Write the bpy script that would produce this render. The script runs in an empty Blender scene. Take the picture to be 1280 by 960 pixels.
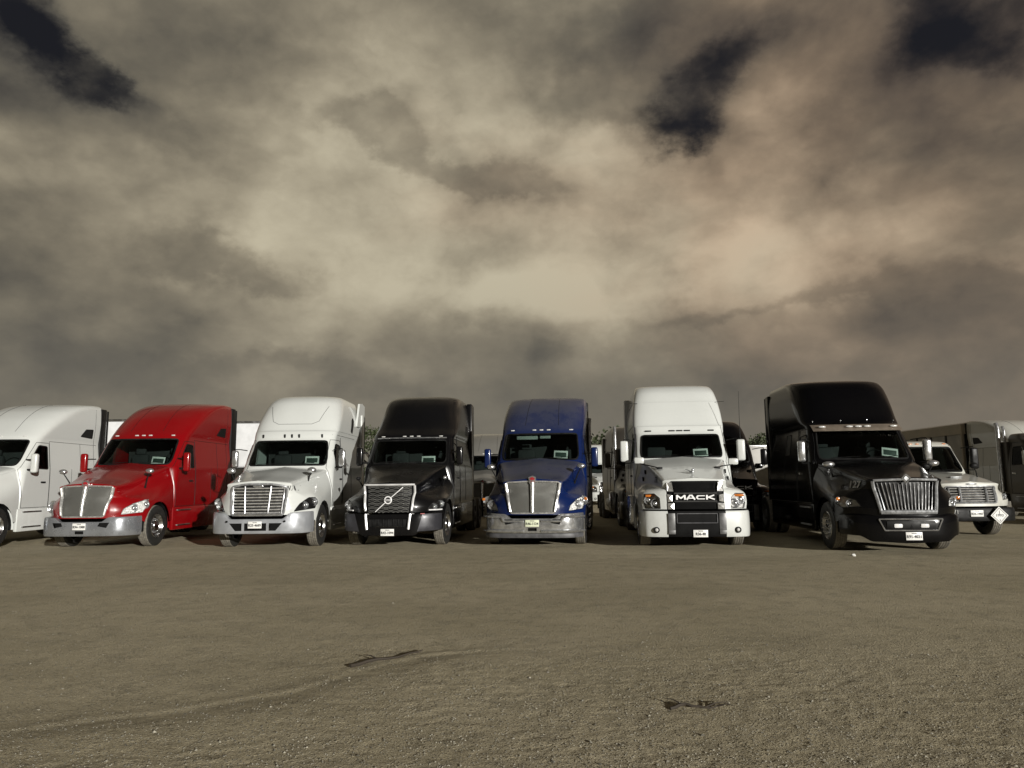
import bpy, bmesh, math, random
from mathutils import Vector, Matrix, noise
from mathutils.bvhtree import BVHTree
R = math.radians
random.seed(7)
S = bpy.context.scene
COL = S.collection

# ------------------------------------------------------------------ camera
F_PX, CAM_H, PITCH, ROLL = 927.5, 1.47, 7.597, -0.59
cam_data = bpy.data.cameras.new('camera')
cam_data.sensor_width = 36.0
cam_data.lens = F_PX / 1280 * 36
cam_data.clip_end = 4000
cam = bpy.data.objects.new('camera', cam_data)
COL.objects.link(cam)
cam.matrix_world = Matrix.Translation((0, 0, CAM_H)) @ Matrix.Rotation(R(90 + PITCH), 4, 'X') @ Matrix.Rotation(R(ROLL), 4, 'Z')
S.camera = cam
CAM_ROT = cam.matrix_world.to_3x3()

def pix_dir(px, py):
    return (CAM_ROT @ Vector(((px - 640) / F_PX, -(py - 480) / F_PX, -1))).normalized()

def pix_ground(px, py):
    d = pix_dir(px, py)
    t = -CAM_H / d.z
    return d.x * t, d.y * t

# ------------------------------------------------------------------ view
S.view_settings.view_transform = 'Standard'
S.view_settings.look = 'None'
S.view_settings.exposure = 0.0
S.view_settings.gamma = 1.0
S.view_settings.use_curve_mapping = False

# ------------------------------------------------------------------ node helper
class NT:
    def __init__(s, tree):
        s.t = tree
    def n(s, typ, **kw):
        nd = s.t.nodes.new(typ)
        ins = kw.pop('ins', {})
        for k, v in kw.items():
            setattr(nd, k, v)
        for k, v in ins.items():
            s.put(nd.inputs[k], v)
        return nd
    def put(s, sock, v):
        if isinstance(v, bpy.types.NodeSocket):
            s.t.links.new(v, sock)
        else:
            sock.default_value = v
    def m(s, op, a, b=0.0, c=0.0, clamp=False):
        nd = s.t.nodes.new('ShaderNodeMath')
        nd.operation = op
        nd.use_clamp = clamp
        s.put(nd.inputs[0], a); s.put(nd.inputs[1], b); s.put(nd.inputs[2], c)
        return nd.outputs[0]
    def vm(s, op, a, b=(0, 0, 0)):
        nd = s.t.nodes.new('ShaderNodeVectorMath')
        nd.operation = op
        s.put(nd.inputs[0], a); s.put(nd.inputs[1], b)
        return nd.outputs[0]
    def ss(s, x, a, b, lo=0.0, hi=1.0):
        nd = s.t.nodes.new('ShaderNodeMapRange')
        nd.interpolation_type = 'SMOOTHSTEP'
        s.put(nd.inputs[0], x); s.put(nd.inputs[1], a); s.put(nd.inputs[2], b)
        s.put(nd.inputs[3], lo); s.put(nd.inputs[4], hi)
        return nd.outputs[0]
    def mix(s, f, a, b):
        nd = s.t.nodes.new('ShaderNodeMix')
        nd.data_type = 'RGBA'
        s.put(nd.inputs[0], f); s.put(nd.inputs[6], a); s.put(nd.inputs[7], b)
        return nd.outputs[2]
    def noise(s, vec, scale, detail=4, rough=0.5, dist=0.0, lac=2.0):
        nd = s.t.nodes.new('ShaderNodeTexNoise')
        s.put(nd.inputs['Vector'], vec)
        nd.inputs['Scale'].default_value = scale
        nd.inputs['Detail'].default_value = detail
        nd.inputs['Roughness'].default_value = rough
        nd.inputs['Distortion'].default_value = dist
        nd.inputs['Lacunarity'].default_value = lac
        return nd

BASE_LUM = 0.445
# ------------------------------------------------------------------ world: night cloud deck lit by the town
W = bpy.data.worlds.new('World')
S.world = W
W.use_nodes = True
W.cycles.sampling_method = 'MANUAL'
W.cycles.sample_map_resolution = 256
W.node_tree.nodes.clear()
w = NT(W.node_tree)
tc = w.n('ShaderNodeTexCoord').outputs['Generated']
sep = w.n('ShaderNodeSeparateXYZ', ins={0: tc})
az = w.m('ARCTAN2', sep.outputs[0], sep.outputs[1])
el = w.m('ARCSINE', sep.outputs[2])
ael = w.n('ShaderNodeCombineXYZ', ins={0: az, 1: el}).outputs[0]
stretch = w.vm('MULTIPLY', tc, (1.0, 1.0, 1.9))
warp = w.noise(stretch, 3.2, 6, 0.48).outputs['Color']
warp2 = w.vm('MULTIPLY', w.vm('SUBTRACT', warp, (0.5, 0.5, 0.5)), (0.42, 0.26, 0.0))
P = w.vm('ADD', ael, warp2)
Ps = w.n('ShaderNodeSeparateXYZ', ins={0: P})
warp3 = w.noise(w.vm('MULTIPLY', tc, (1, 1, 1.4)), 7.0, 8, 0.6).outputs['Color']
Ph = w.n('ShaderNodeSeparateXYZ', ins={0: w.vm('ADD', ael, w.vm('MULTIPLY', w.vm('SUBTRACT', warp3, (0.5, 0.5, 0.5)), (0.20, 0.16, 0.0)))})

def azel(px, py):
    d = pix_dir(px, py)
    return math.atan2(d.x, d.y), math.asin(d.z)

def blob(px, py, rx, ry, ang=0.0, Ps=Ps):
    a0, e0 = azel(px, py)
    k = 1 / F_PX
    rx *= k; ry *= k
    dx = w.m('SUBTRACT', Ps.outputs[0], a0)
    dy = w.m('SUBTRACT', Ps.outputs[1], e0)
    c, s_ = math.cos(R(ang)), math.sin(R(ang))
    u = w.m('ADD', w.m('MULTIPLY', dx, c / rx), w.m('MULTIPLY', dy, s_ / rx))
    v = w.m('ADD', w.m('MULTIPLY', dx, -s_ / ry), w.m('MULTIPLY', dy, c / ry))
    q = w.m('ADD', w.m('MULTIPLY', u, u), w.m('MULTIPLY', v, v))
    return w.m('EXPONENT', w.m('MULTIPLY', q, -1.0))

# (px, py, rx, ry, angle counter-clockwise, strength)
BRIGHT = [(640, 360, 330, 60, -6, .42), (960, 340, 200, 60, 3, .22), (640, 200, 210, 80, -28, .36), (420, 190, 170, 70, -20, .20),
          (300, 270, 200, 80, -8, .16), (120, 230, 170, 70, 0, .10), (330, 60, 200, 70, -8, .06), (1110, 250, 180, 80, 8, .16),
          (1040, 120, 70, 80, 50, .10), (640, 430, 380, 40, 0, .14), (470, 400, 160, 40, 0, .12), (1200, 300, 120, 50, -8, .10),
          (720, 480, 400, 30, 0, .06), (760, 160, 60, 50, -40, .10), (980, 220, 120, 60, 10, .06)]
DARK = [(560, 205, 120, 26, -14, .30), (640, 232, 70, 20, -10, .22), (295, 330, 120, 24, -4, .30), (1200, 365, 150, 40, -8, .28), (1240, 440, 240, 60, 0, .15),
        (110, 460, 240, 36, -4, .20), (600, 405, 55, 24, 0, .20), (400, 462, 190, 22, -3, .22), (70, 385, 150, 50, -10, .08), (690, 445, 60, 18, 0, .16),
        (1000, 465, 300, 36, 0, .08), (60, 140, 170, 70, -30, .20), (840, 78, 130, 60, 10, .50), (740, 120, 60, 60, 0, .12), (720, 15, 120, 40, 0, .16),
        (1230, 80, 170, 110, -20, .34), (470, 165, 60, 24, -30, .18), (210, 160, 60, 26, -30, .20), (960, 392, 190, 13, 4, .20), (410, 150, 50, 20, 0, .12),
        (180, 20, 120, 40, 0, .10), (1040, 190, 70, 30, 20, .10), (250, 400, 160, 20, 0, .10)]
HOLE = [(15, 20, 56, 46, -45, .75), (66, 66, 56, 22, -30, .95), (150, 112, 40, 12, -24, .8), (900, 100, 78, 34, 28, 1.05), (838, 150, 60, 24, -6, .95), (870, 172, 26, 18, 0, .5),
        (1165, 20, 48, 50, -60, 1.05), (1250, 72, 50, 26, -12, 1.0), (1215, 20, 80, 24, 0, .5)]
def field(L_, Ps):
    out = None
    for b in L_:
        v = w.m('MULTIPLY', blob(*b[:5], Ps=Ps), b[5])
        out = v if out is None else w.m('ADD', out, v)
    return out
brt, drk, hol = field(BRIGHT, Ps), field(DARK, Ph), field(HOLE, Ph)
big = w.noise(stretch, 2.3, 5, 0.50, 0.3).outputs['Fac']
mid = w.noise(w.vm('MULTIPLY', tc, (1.0, 1.0, 1.35)), 6.0, 9, 0.50, 0.12).outputs['Fac']
fine = w.noise(w.vm('MULTIPLY', tc, (1.0, 1.0, 1.5)), 17.0, 7, 0.5, 0.4).outputs['Fac']
# rounded billows: cellular lobes inside lobes, bent a little by noise
bent = w.vm('ADD', w.vm('MULTIPLY', tc, (1.0, 1.0, 1.5)), w.vm('MULTIPLY', w.vm('SUBTRACT', warp3, (0.5, 0.5, 0.5)), (0.16, 0.16, 0.16)))
vo = w.n('ShaderNodeTexVoronoi', feature='F1', normalize=True, ins={'Vector': bent, 'Scale': 6.5, 'Detail': 3.0, 'Roughness': 0.5, 'Lacunarity': 2.2, })
lobe = w.m('SUBTRACT', w.m('MULTIPLY', vo.outputs['Distance'], 2.4), 0.80)     # about -0.5 inside a billow, +0.5 in the creases
lum = w.m('ADD', brt, BASE_LUM)
lum = w.m('ADD', lum, w.m('MULTIPLY', w.m('SUBTRACT', big, 0.5), 0.62))
lum = w.m('ADD', lum, w.m('MULTIPLY', w.m('SUBTRACT', mid, 0.5), 0.76))
lum = w.m('ADD', lum, w.m('MULTIPLY', w.m('SUBTRACT', fine, 0.5), 0.16))
lum = w.m('SUBTRACT', lum, w.m('MULTIPLY', lobe, 0.30))
# darker scud drifting under the lit deck, with defined edges
ds = w.m('ADD', w.m('MULTIPLY', drk, 2.1), w.m('ADD', w.m('MULTIPLY', w.m('SUBTRACT', mid, 0.5), -1.6), w.m('MULTIPLY', lobe, -0.30)))
dm = w.ss(ds, 0.15, 0.66)
lum = w.m('SUBTRACT', lum, w.m('MULTIPLY', dm, 0.20))
lum = w.m('SUBTRACT', lum, w.m('MULTIPLY', w.ss(hol, 0.05, 0.7), 0.16))
ramp = w.n('ShaderNodeValToRGB')
cr = ramp.color_ramp
cr.interpolation = 'B_SPLINE'
cols = [(0.0, (.042, .040, .038)), (0.2, (.090, .083, .070)), (0.4, (.152, .135, .102)), (0.6, (.240, .209, .153)), (0.8, (.385, .338, .245)), (1.0, (.55, .495, .365))]
while len(cr.elements) < len(cols):
    cr.elements.new(0.5)
for e, (p, c) in zip(cr.elements, cols):
    e.position = p; e.color = (*c, 1)
w.put(ramp.inputs[0], lum)
pink = w.m('MULTIPLY', w.ss(w.m('ADD', az, w.m('MULTIPLY', w.m('SUBTRACT', big, .5), 1.4)), -.10, .60), .9, clamp=True)
tinted = w.mix(pink, ramp.outputs[0], w.vm('MULTIPLY', ramp.outputs[0], (1.08, 0.91, 0.86)))
hd = w.m('ADD', hol, w.m('ADD', w.m('MULTIPLY', w.m('SUBTRACT', mid, 0.5), -2.6), w.m('MULTIPLY', lobe, 0.5)))
hf = w.ss(hd, 0.28, 1.45)
skyc = w.mix(hf, tinted, (.0125, .0130, .0165, 1))
# low haze near the horizon, bluish grey
hz = w.ss(el, 0.30, 0.03, 0.0, 0.62)
skyc = w.mix(hz, skyc, (.185, .172, .142, 1))
grd = w.ss(el, -0.005, -0.03)
skyc = w.mix(grd, skyc, (.06, .055, .045, 1))
# unseen deck behind, beside and overhead darkened to deepen the shade
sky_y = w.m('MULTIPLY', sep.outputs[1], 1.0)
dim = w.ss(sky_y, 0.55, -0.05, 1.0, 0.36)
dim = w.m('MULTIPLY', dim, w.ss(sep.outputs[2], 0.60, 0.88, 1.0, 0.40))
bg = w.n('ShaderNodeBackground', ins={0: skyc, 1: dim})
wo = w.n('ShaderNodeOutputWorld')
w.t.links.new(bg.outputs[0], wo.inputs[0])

# ------------------------------------------------------------------ the yard floodlight behind the camera, as one distant lamp
SUN_EL, SUN_AZ = 10.5, 31.0      # azimuth measured from straight behind the camera towards the right
ld = bpy.data.lights.new('yard_floodlight', 'SUN')
ld.energy = 4.7
ld.angle = R(0.6)
ld.color = (1.0, 0.965, 0.90)
lo = bpy.data.objects.new('yard_floodlight', ld)
COL.objects.link(lo)
src = Vector((math.sin(R(SUN_AZ)) * math.cos(R(SUN_EL)), -math.cos(R(SUN_AZ)) * math.cos(R(SUN_EL)), math.sin(R(SUN_EL))))
lo.rotation_euler = src.to_track_quat('Z', 'Y').to_euler()
lo.location = (12, -20, 9)

# ------------------------------------------------------------------ materials
MATS = {}
def principled(name):
    m = bpy.data.materials.new(name)
    m.use_nodes = True
    t = NT(m.node_tree)
    return m, t, m.node_tree.nodes['Principled BSDF']

def mat(name, col, rough=0.5, metal=0.0, coat=0.0, var=0.15, vscale=6.0, bump=0.0, bscale=40.0, spec=0.5, emit=None):
    if name in MATS:
        return MATS[name]
    m, t, b = principled(name)
    o = t.n('ShaderNodeTexCoord').outputs['Object']
    nz = t.noise(o, vscale, 6, 0.6).outputs['Fac']
    c = (*col, 1)
    d = tuple(x * (1 - var) for x in col) + (1,)
    e = tuple(min(1, x * (1 + var * .5)) for x in col) + (1,)
    t.put(b.inputs['Base Color'], t.mix(t.ss(nz, .35, .68), d, e))
    t.put(b.inputs['Roughness'], t.ss(nz, .3, .75, rough * .8, min(1, rough * 1.25)))
    b.inputs['Metallic'].default_value = metal
    b.inputs['Specular IOR Level'].default_value = spec
    if coat:
        b.inputs['Coat Weight'].default_value = coat
        b.inputs['Coat Roughness'].default_value = 0.06
    if bump:
        bn = t.noise(o, bscale, 4, 0.6).outputs['Fac']
        bp = t.n('ShaderNodeBump', ins={'Height': bn, 'Strength': bump, 'Distance': 0.01})
        t.put(b.inputs['Normal'], bp.outputs[0])
    if emit:
        b.inputs['Emission Color'].default_value = (*emit[0], 1)
        b.inputs['Emission Strength'].default_value = emit[1]
    MATS[name] = m
    return m

def paint(name, col, rough=0.28, dust=0.25, dustcol=(.16, .14, .11), coat=.8, spec=.5, top=0.0):
    """clear-coated vehicle paint with road dust that thickens low down"""
    if name in MATS:
        return MATS[name]
    m, t, b = principled(name)
    o = t.n('ShaderNodeTexCoord').outputs['Object']
    sp = t.n('ShaderNodeSeparateXYZ', ins={0: o})
    nz = t.noise(t.vm('MULTIPLY', o, (1, 1, .5)), 3.0, 8, 0.65).outputs['Fac']
    sp2 = t.noise(o, 30, 5, 0.7).outputs['Fac']
    low = t.ss(sp.outputs[2], 1.5, 0.4, 0.10, 1.0)
    k = t.m('MULTIPLY', t.m('MULTIPLY', t.ss(nz, .35, .75), low), dust)
    k = t.m('ADD', k, t.m('MULTIPLY', t.ss(sp2, .55, .8), dust * .18), clamp=True)
    if top:      # more of the second colour on upward faces
        nz_ = t.n('ShaderNodeSeparateXYZ', ins={0: t.n('ShaderNodeNewGeometry').outputs['Normal']}).outputs[2]
        k = t.m('ADD', k, t.m('MULTIPLY', t.m('MULTIPLY', t.ss(nz_, .45, .95), t.ss(nz, .25, .6, .45, 1.0)), top), clamp=True)
    b.inputs['Specular IOR Level'].default_value = spec
    t.put(b.inputs['Base Color'], t.mix(k, (*col, 1), (*dustcol, 1)))
    t.put(b.inputs['Roughness'], t.m('ADD', t.m('MULTIPLY', k, .5), rough))
    b.inputs['Coat Weight'].default_value = coat
    t.put(b.inputs['Coat Roughness'], t.m('ADD', t.m('MULTIPLY', k, .8), .07))
    bn = t.noise(o, 2.2, 2, 0.5).outputs['Fac']
    bp = t.n('ShaderNodeBump', ins={'Height': bn, 'Strength': .12, 'Distance': 0.03})
    t.put(b.inputs['Normal'], bp.outputs[0])
    MATS[name] = m
    return m

CHROME = mat('chrome', (.66, .67, .68), .20, .85, var=.25, vscale=9, bump=.06, bscale=14)
CHROME_DULL = mat('dull_chrome', (.40, .41, .42), .36, .55, var=.3, vscale=12, bump=.05, bscale=30)
BLACKP = mat('black_plastic', (.010, .010, .010), .5, var=.4, spec=.2)
BUMPERM = mat('polished_bumper', (.40, .42, .45), .28, .7, var=.12, vscale=3, bump=.10, bscale=9)
BRIGHTC = mat('bright_trim', (.80, .80, .78), .30, .75, var=.2, vscale=12, bump=.05, bscale=25)
DARK = mat('dark_underbody', (.008, .008, .008), .8, var=.4, spec=.1)
RUBBER = mat('tyre_rubber', (.19, .175, .145), .85, var=.35, vscale=25, bump=.15, bscale=60)
SIDEWALL = mat('tyre_sidewall', (.018, .018, .017), .6, var=.4, vscale=20)
ALLOY = mat('alloy', (.55, .55, .55), .22, 1.0, var=.25, vscale=14, bump=.05, bscale=20)
GREYP = mat('grey_plastic', (.09, .09, .095), .45, var=.3)
SEATM = mat('seat_cloth', (.025, .025, .026), .9, var=.4)
DASHM = mat('dash_plastic', (.012, .012, .012), .7, spec=.15)
WHITE = mat('white_card', (.75, .75, .72), .6, var=.08)
PRIM = mat('painted_rim', (.10, .10, .10), .5)
PLATE = mat('plate_white', (.80, .80, .77), .4, var=.06)
PLATEY = mat('plate_cream', (.70, .74, .55), .4, var=.06)
INK = mat('black_ink', (.02, .02, .022), .5)
INKW = mat('white_letters', (.85, .85, .85), .4)
REDB = mat('red_enamel', (.30, .02, .025), .3)
AMBER = mat('amber_lens', (.55, .16, .02), .15, coat=1)
LAMPW = mat('clear_lamp_lens', (.62, .62, .60), .12, coat=1, var=.3, vscale=60)
ALU = mat('aluminium', (.5, .5, .5), .35, 1.0)
CURTAIN = mat('cab_liner', (.03, .03, .03), .9)

def glass(name, tint, rough=.015, ior=1.5):
    m = bpy.data.materials.new(name)
    m.use_nodes = True
    m.node_tree.nodes.clear()
    t = NT(m.node_tree)
    tr = t.n('ShaderNodeBsdfTransparent', ins={0: (*tint, 1)})
    gl = t.n('ShaderNodeBsdfGlossy', ins={0: (1, 1, 1, 1), 1: rough})
    fr = t.n('ShaderNodeFresnel', ins={0: ior})
    mx = t.n('ShaderNodeMixShader', ins={0: fr.outputs[0], 1: tr.outputs[0], 2: gl.outputs[0]})
    out = t.n('ShaderNodeOutputMaterial')
    t.t.links.new(mx.outputs[0], out.inputs[0])
    return m
GLASS = glass('cab_glass', (.72, .78, .76), ior=1.25)
LENS = glass('headlamp_glass', (.93, .93, .93), ior=1.35)

def mesh_mat():
    m, t, b = principled('woven_grille_mesh')
    o = t.n('ShaderNodeTexCoord').outputs['Object']
    sp = t.n('ShaderNodeSeparateXYZ', ins={0: o})
    a = t.m('SINE', t.m('MULTIPLY', t.m('ADD', sp.outputs[0], sp.outputs[2]), 330))
    c = t.m('SINE', t.m('MULTIPLY', t.m('SUBTRACT', sp.outputs[0], sp.outputs[2]), 330))
    h = t.m('MAXIMUM', a, c)
    f = t.ss(h, .1, .6)
    t.put(b.inputs['Base Color'], t.mix(f, (.03, .03, .03, 1), (.15, .15, .135, 1)))
    t.put(b.inputs['Metallic'], t.m('MULTIPLY', f, .3))
    b.inputs['Roughness'].default_value = .4
    bp = t.n('ShaderNodeBump', ins={'Height': h, 'Strength': .5, 'Distance': 0.004})
    t.put(b.inputs['Normal'], bp.outputs[0])
    return m
GMESH = mesh_mat()

def reflector_mat():
    m, t, b = principled('lamp_reflector')
    o = t.n('ShaderNodeTexCoord').outputs['Object']
    v = t.n('ShaderNodeTexVoronoi', ins={'Vector': o, 'Scale': 26.0})
    bp = t.n('ShaderNodeBump', ins={'Height': v.outputs['Distance'], 'Strength': 1.0, 'Distance': 0.03})
    b.inputs['Base Color'].default_value = (.80, .80, .78, 1)
    b.inputs['Metallic'].default_value = .25
    b.inputs['Roughness'].default_value = .3
    t.put(b.inputs['Normal'], bp.outputs[0])
    return m
REFLECT = reflector_mat()

# ------------------------------------------------------------------ mesh helpers
def link(name, bm, m, parent=None, smooth=True, angle=38):
    me = bpy.data.meshes.new(name)
    bmesh.ops.recalc_face_normals(bm, faces=bm.faces)
    bm.to_mesh(me)
    bm.free()
    for x in (m if isinstance(m, (list, tuple)) else [m]):
        me.materials.append(x)
    if smooth:
        for p in me.polygons:
            p.use_smooth = True
        me.set_sharp_from_angle(angle=R(angle))
    o = bpy.data.objects.new(name, me)
    COL.objects.link(o)
    if parent:
        o.parent = parent
    return o

def link_split(name, bm, m, parent=None, smooth=True):
    """every loose piece of the mesh becomes an object of its own"""
    left = set(bm.verts)
    out = []
    while left:
        v0 = next(iter(left))
        isl = {v0}; st_ = [v0]
        while st_:
            v = st_.pop()
            for e in v.link_edges:
                o_ = e.other_vert(v)
                if o_ not in isl:
                    isl.add(o_); st_.append(o_)
        left -= isl
        nb = NB(); mp = {v: nb.verts.new(v.co) for v in isl}
        for f in {f for v in isl for f in v.link_faces}:
            nb.faces.new([mp[v] for v in f.verts])
        out.append(nb)
    bm.free()
    return [link(name, b, m, parent, smooth) for b in out]

def tag(o, label=None, cat=None, group=None, kind=None):
    for k, v in (('label', label), ('category', cat), ('group', group), ('kind', kind)):
        if v:
            o[k] = v
    return o

def empty(name, loc, rz=0.0):
    o = bpy.data.objects.new(name, None)
    COL.objects.link(o)
    o.empty_display_size = .3
    o.location = loc
    o.rotation_euler = (0, 0, rz)
    return o

def NB():
    return bmesh.new()

def box(bm, c, s, bev=0.0, rot=None, seg=2):
    r = bmesh.ops.create_cube(bm, size=1.0)
    vs = r['verts']
    bmesh.ops.scale(bm, vec=s, verts=vs)
    if bev:
        es = list({e for v in vs for e in v.link_edges})
        q = bmesh.ops.bevel(bm, geom=es, offset=bev, segments=seg, affect='EDGES', profile=.5)
        vs = list({v for f in q['faces'] for v in f.verts} | {v for v in vs if v.is_valid})
    if rot is not None:
        bmesh.ops.rotate(bm, cent=(0, 0, 0), matrix=rot, verts=vs)
    bmesh.ops.translate(bm, vec=c, verts=vs)
    return vs

def rotm(ax, deg):
    return Matrix.Rotation(R(deg), 3, ax)

def tube(bm, pts, r, closed=False, seg=8, flat=None):
    """round tube along a polyline; r a number or one per point; flat=(sx, sz) squashes"""
    pts = [Vector(p) for p in pts]
    n = len(pts)
    rings = []
    up = Vector((0, 0, 1))
    prev = None
    for i, p in enumerate(pts):
        if closed:
            d = pts[(i + 1) % n] - pts[i - 1]
        else:
            d = pts[min(i + 1, n - 1)] - pts[max(i - 1, 0)]
        if d.length < 1e-9:
            d = Vector((0, 1, 0))
        d.normalize()
        if prev is None:
            a = d.cross(up if abs(d.z) < .9 else Vector((1, 0, 0))).normalized()
        else:
            a = prev - d * prev.dot(d)
            a = a.normalized() if a.length > 1e-6 else d.orthogonal().normalized()
        prev = a
        b = d.cross(a)
        rr = r[i] if isinstance(r, (list, tuple)) else r
        rings.append([bm.verts.new(p + (a * math.cos(t) + b * math.sin(t)) * rr) for t in [2 * math.pi * k / seg for k in range(seg)]])
    m = n if closed else n - 1
    for i in range(m):
        A, B = rings[i], rings[(i + 1) % n]
        for k in range(seg):
            bm.faces.new((A[k], A[(k + 1) % seg], B[(k + 1) % seg], B[k]))
    if not closed:
        bm.faces.new(rings[0][::-1]); bm.faces.new(rings[-1])

def lathe(bm, prof, c=(0, 0, 0), seg=32, axis='X', mi=None):
    """prof: list of (axial, radius)"""
    rings = []
    for a, r in prof:
        ring = []
        for k in range(seg):
            t = 2 * math.pi * k / seg
            u, v = r * math.cos(t), r * math.sin(t)
            p = {'X': (a, u, v), 'Y': (u, a, v), 'Z': (u, v, a)}[axis]
            ring.append(bm.verts.new((p[0] + c[0], p[1] + c[1], p[2] + c[2])))
        rings.append(ring)
    for i in range(len(rings) - 1):
        for k in range(seg):
            f = bm.faces.new((rings[i][k], rings[i][(k + 1) % seg], rings[i + 1][(k + 1) % seg], rings[i + 1][k]))
            if mi:
                f.material_index = mi[i]

def prism(bm, poly, y0, y1, plane='xz'):
    """convex or simple polygon extruded along the remaining axis"""
    def P3(p, y):
        return (p[0], y, p[1]) if plane == 'xz' else (y, p[0], p[1])
    a = [bm.verts.new(P3(p, y0)) for p in poly]
    b = [bm.verts.new(P3(p, y1)) for p in poly]
    bm.faces.new(a); bm.faces.new(b[::-1])
    n = len(poly)
    for i in range(n):
        bm.faces.new((a[i], b[i], b[(i + 1) % n], a[(i + 1) % n]))

def crom(P, sub):
    P = [Vector(p) if not isinstance(p, Vector) else p for p in P]
    out = []
    n = len(P)
    for i in range(n - 1):
        p0 = P[max(i - 1, 0)] if i > 0 else P[0] * 2 - P[1]
        p1, p2 = P[i], P[i + 1]
        p3 = P[i + 2] if i + 2 < n else P[-1] * 2 - P[-2]
        # tension against overshoot
        for k in range(sub):
            t = k / sub
            m1 = (p2 - p0) * .42
            m2 = (p3 - p1) * .42
            t2, t3 = t * t, t * t * t
            out.append(p1 * (2 * t3 - 3 * t2 + 1) + m1 * (t3 - 2 * t2 + t) + p2 * (-2 * t3 + 3 * t2) + m2 * (t3 - t2))
    out.append(P[-1])
    return out

def grid(bm, rows, closed=False):
    V = [[bm.verts.new(p) for p in r] for r in rows]
    for i in range(len(V) - 1):
        n = len(V[i])
        for j in range(n if closed else n - 1):
            q = (V[i][j], V[i][(j + 1) % n], V[i + 1][(j + 1) % n], V[i + 1][j])
            try:
                bm.faces.new(q)
            except ValueError:
                pass
    return V

def hull2(pts):
    pts = sorted(set(pts))
    def half(ps):
        h = []
        for p in ps:
            while len(h) > 1 and (h[-1][0] - h[-2][0]) * (p[1] - h[-2][1]) - (h[-1][1] - h[-2][1]) * (p[0] - h[-2][0]) <= 1e-9:
                h.pop()
            h.append(p)
        return h
    a, b = half(pts), half(pts[::-1])
    return a[:-1] + b[:-1]

def roundpoly(poly, r, n=3):
    """round the corners of a convex polygon"""
    out = []
    m = len(poly)
    for i in range(m):
        a, b, c = Vector(poly[i - 1]), Vector(poly[i]), Vector(poly[(i + 1) % m])
        ra = min(r, (a - b).length * .45); rc = min(r, (c - b).length * .45)
        p = b + (a - b).normalized() * ra; q = b + (c - b).normalized() * rc
        for k in range(n + 1):
            t = k / n
            v = p * (1 - t) ** 2 + b * 2 * t * (1 - t) + q * t * t
            out.append((v.x, v.y))
    return hull2([(round(x, 5), round(z, 5)) for x, z in out])

def cut(bm, poly, plane, cond):
    """cut the outline of a convex 2D polygon into a surface and return the faces inside. plane 'xz' = seen from the front, 'yz' = from the side"""
    poly = hull2(list(poly))
    ia = 0 if plane == 'xz' else 1
    x0 = min(p[0] for p in poly) - .12; x1 = max(p[0] for p in poly) + .12
    z0 = min(p[1] for p in poly) - .12; z1 = max(p[1] for p in poly) + .12
    def near():
        fs = []
        for f in bm.faces:
            c = f.calc_center_median()
            if not cond(c):
                continue
            xs = [v.co[ia] for v in f.verts]; zs = [v.co.z for v in f.verts]
            if max(xs) < x0 or min(xs) > x1 or max(zs) < z0 or min(zs) > z1:
                continue
            fs.append(f)
        return fs
    n = len(poly)
    for i in range(n):
        a, b = poly[i], poly[(i + 1) % n]
        d = (b[0] - a[0], b[1] - a[1])
        L = math.hypot(*d)
        if L < 1e-5:
            continue
        nn = (d[1] / L, -d[0] / L)
        no = Vector((nn[0], 0, nn[1])) if ia == 0 else Vector((0, nn[0], nn[1]))
        co = Vector((a[0], 0, a[1])) if ia == 0 else Vector((0, a[0], a[1]))
        fs = near()
        geom = list({v for f in fs for v in f.verts}) + list({e for f in fs for e in f.edges}) + fs
        if geom:
            bmesh.ops.bisect_plane(bm, geom=geom, plane_co=co, plane_no=no, dist=1e-5)
    ins = []
    for f in near():
        c = f.calc_center_median()
        p = (c[ia], c.z)
        ok = True
        for i in range(n):
            a, b = poly[i], poly[(i + 1) % n]
            if (b[0] - a[0]) * (p[1] - a[1]) - (b[1] - a[1]) * (p[0] - a[0]) < -1e-6:
                ok = False
                break
        if ok:
            ins.append(f)
    return ins

def extract(bm, faces):
    nb = NB()
    mp = {}
    for f in faces:
        vs = []
        for v in f.verts:
            if v not in mp:
                mp[v] = nb.verts.new(v.co)
            vs.append(mp[v])
        try:
            nb.faces.new(vs)
        except ValueError:
            pass
    bmesh.ops.delete(bm, geom=faces, context='FACES')
    bmesh.ops.recalc_face_normals(nb, faces=nb.faces)
    return nb

def loops(bm):
    adj = {}
    for e in bm.edges:
        if len(e.link_faces) == 1:
            a, b = e.verts
            adj.setdefault(a, []).append(b); adj.setdefault(b, []).append(a)
    res = []
    seen = set()
    for s in adj:
        if s in seen:
            continue
        loop = [s]; seen.add(s)
        cur = s
        while True:
            nx = [v for v in adj[cur] if v not in seen]
            if not nx:
                break
            cur = nx[0]; seen.add(cur); loop.append(cur)
        if len(loop) > 3:
            res.append([v.co.copy() for v in loop])
    return res

def simp(pts, tol=.012):
    out = [pts[0]]
    for p in pts[1:]:
        if (p - out[-1]).length > tol:
            out.append(p)
    return out

def gasket(nb, r, name, m, parent):
    g = NB()
    for lp in loops(nb):
        tube(g, simp(lp), r, closed=True, seg=6)
    return link(name, g, m, parent)

def shift(bm, v):
    bmesh.ops.translate(bm, vec=v, verts=bm.verts)

def thick(bm, t):
    bmesh.ops.recalc_face_normals(bm, faces=bm.faces)
    bmesh.ops.solidify(bm, geom=list(bm.faces), thickness=t)

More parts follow.
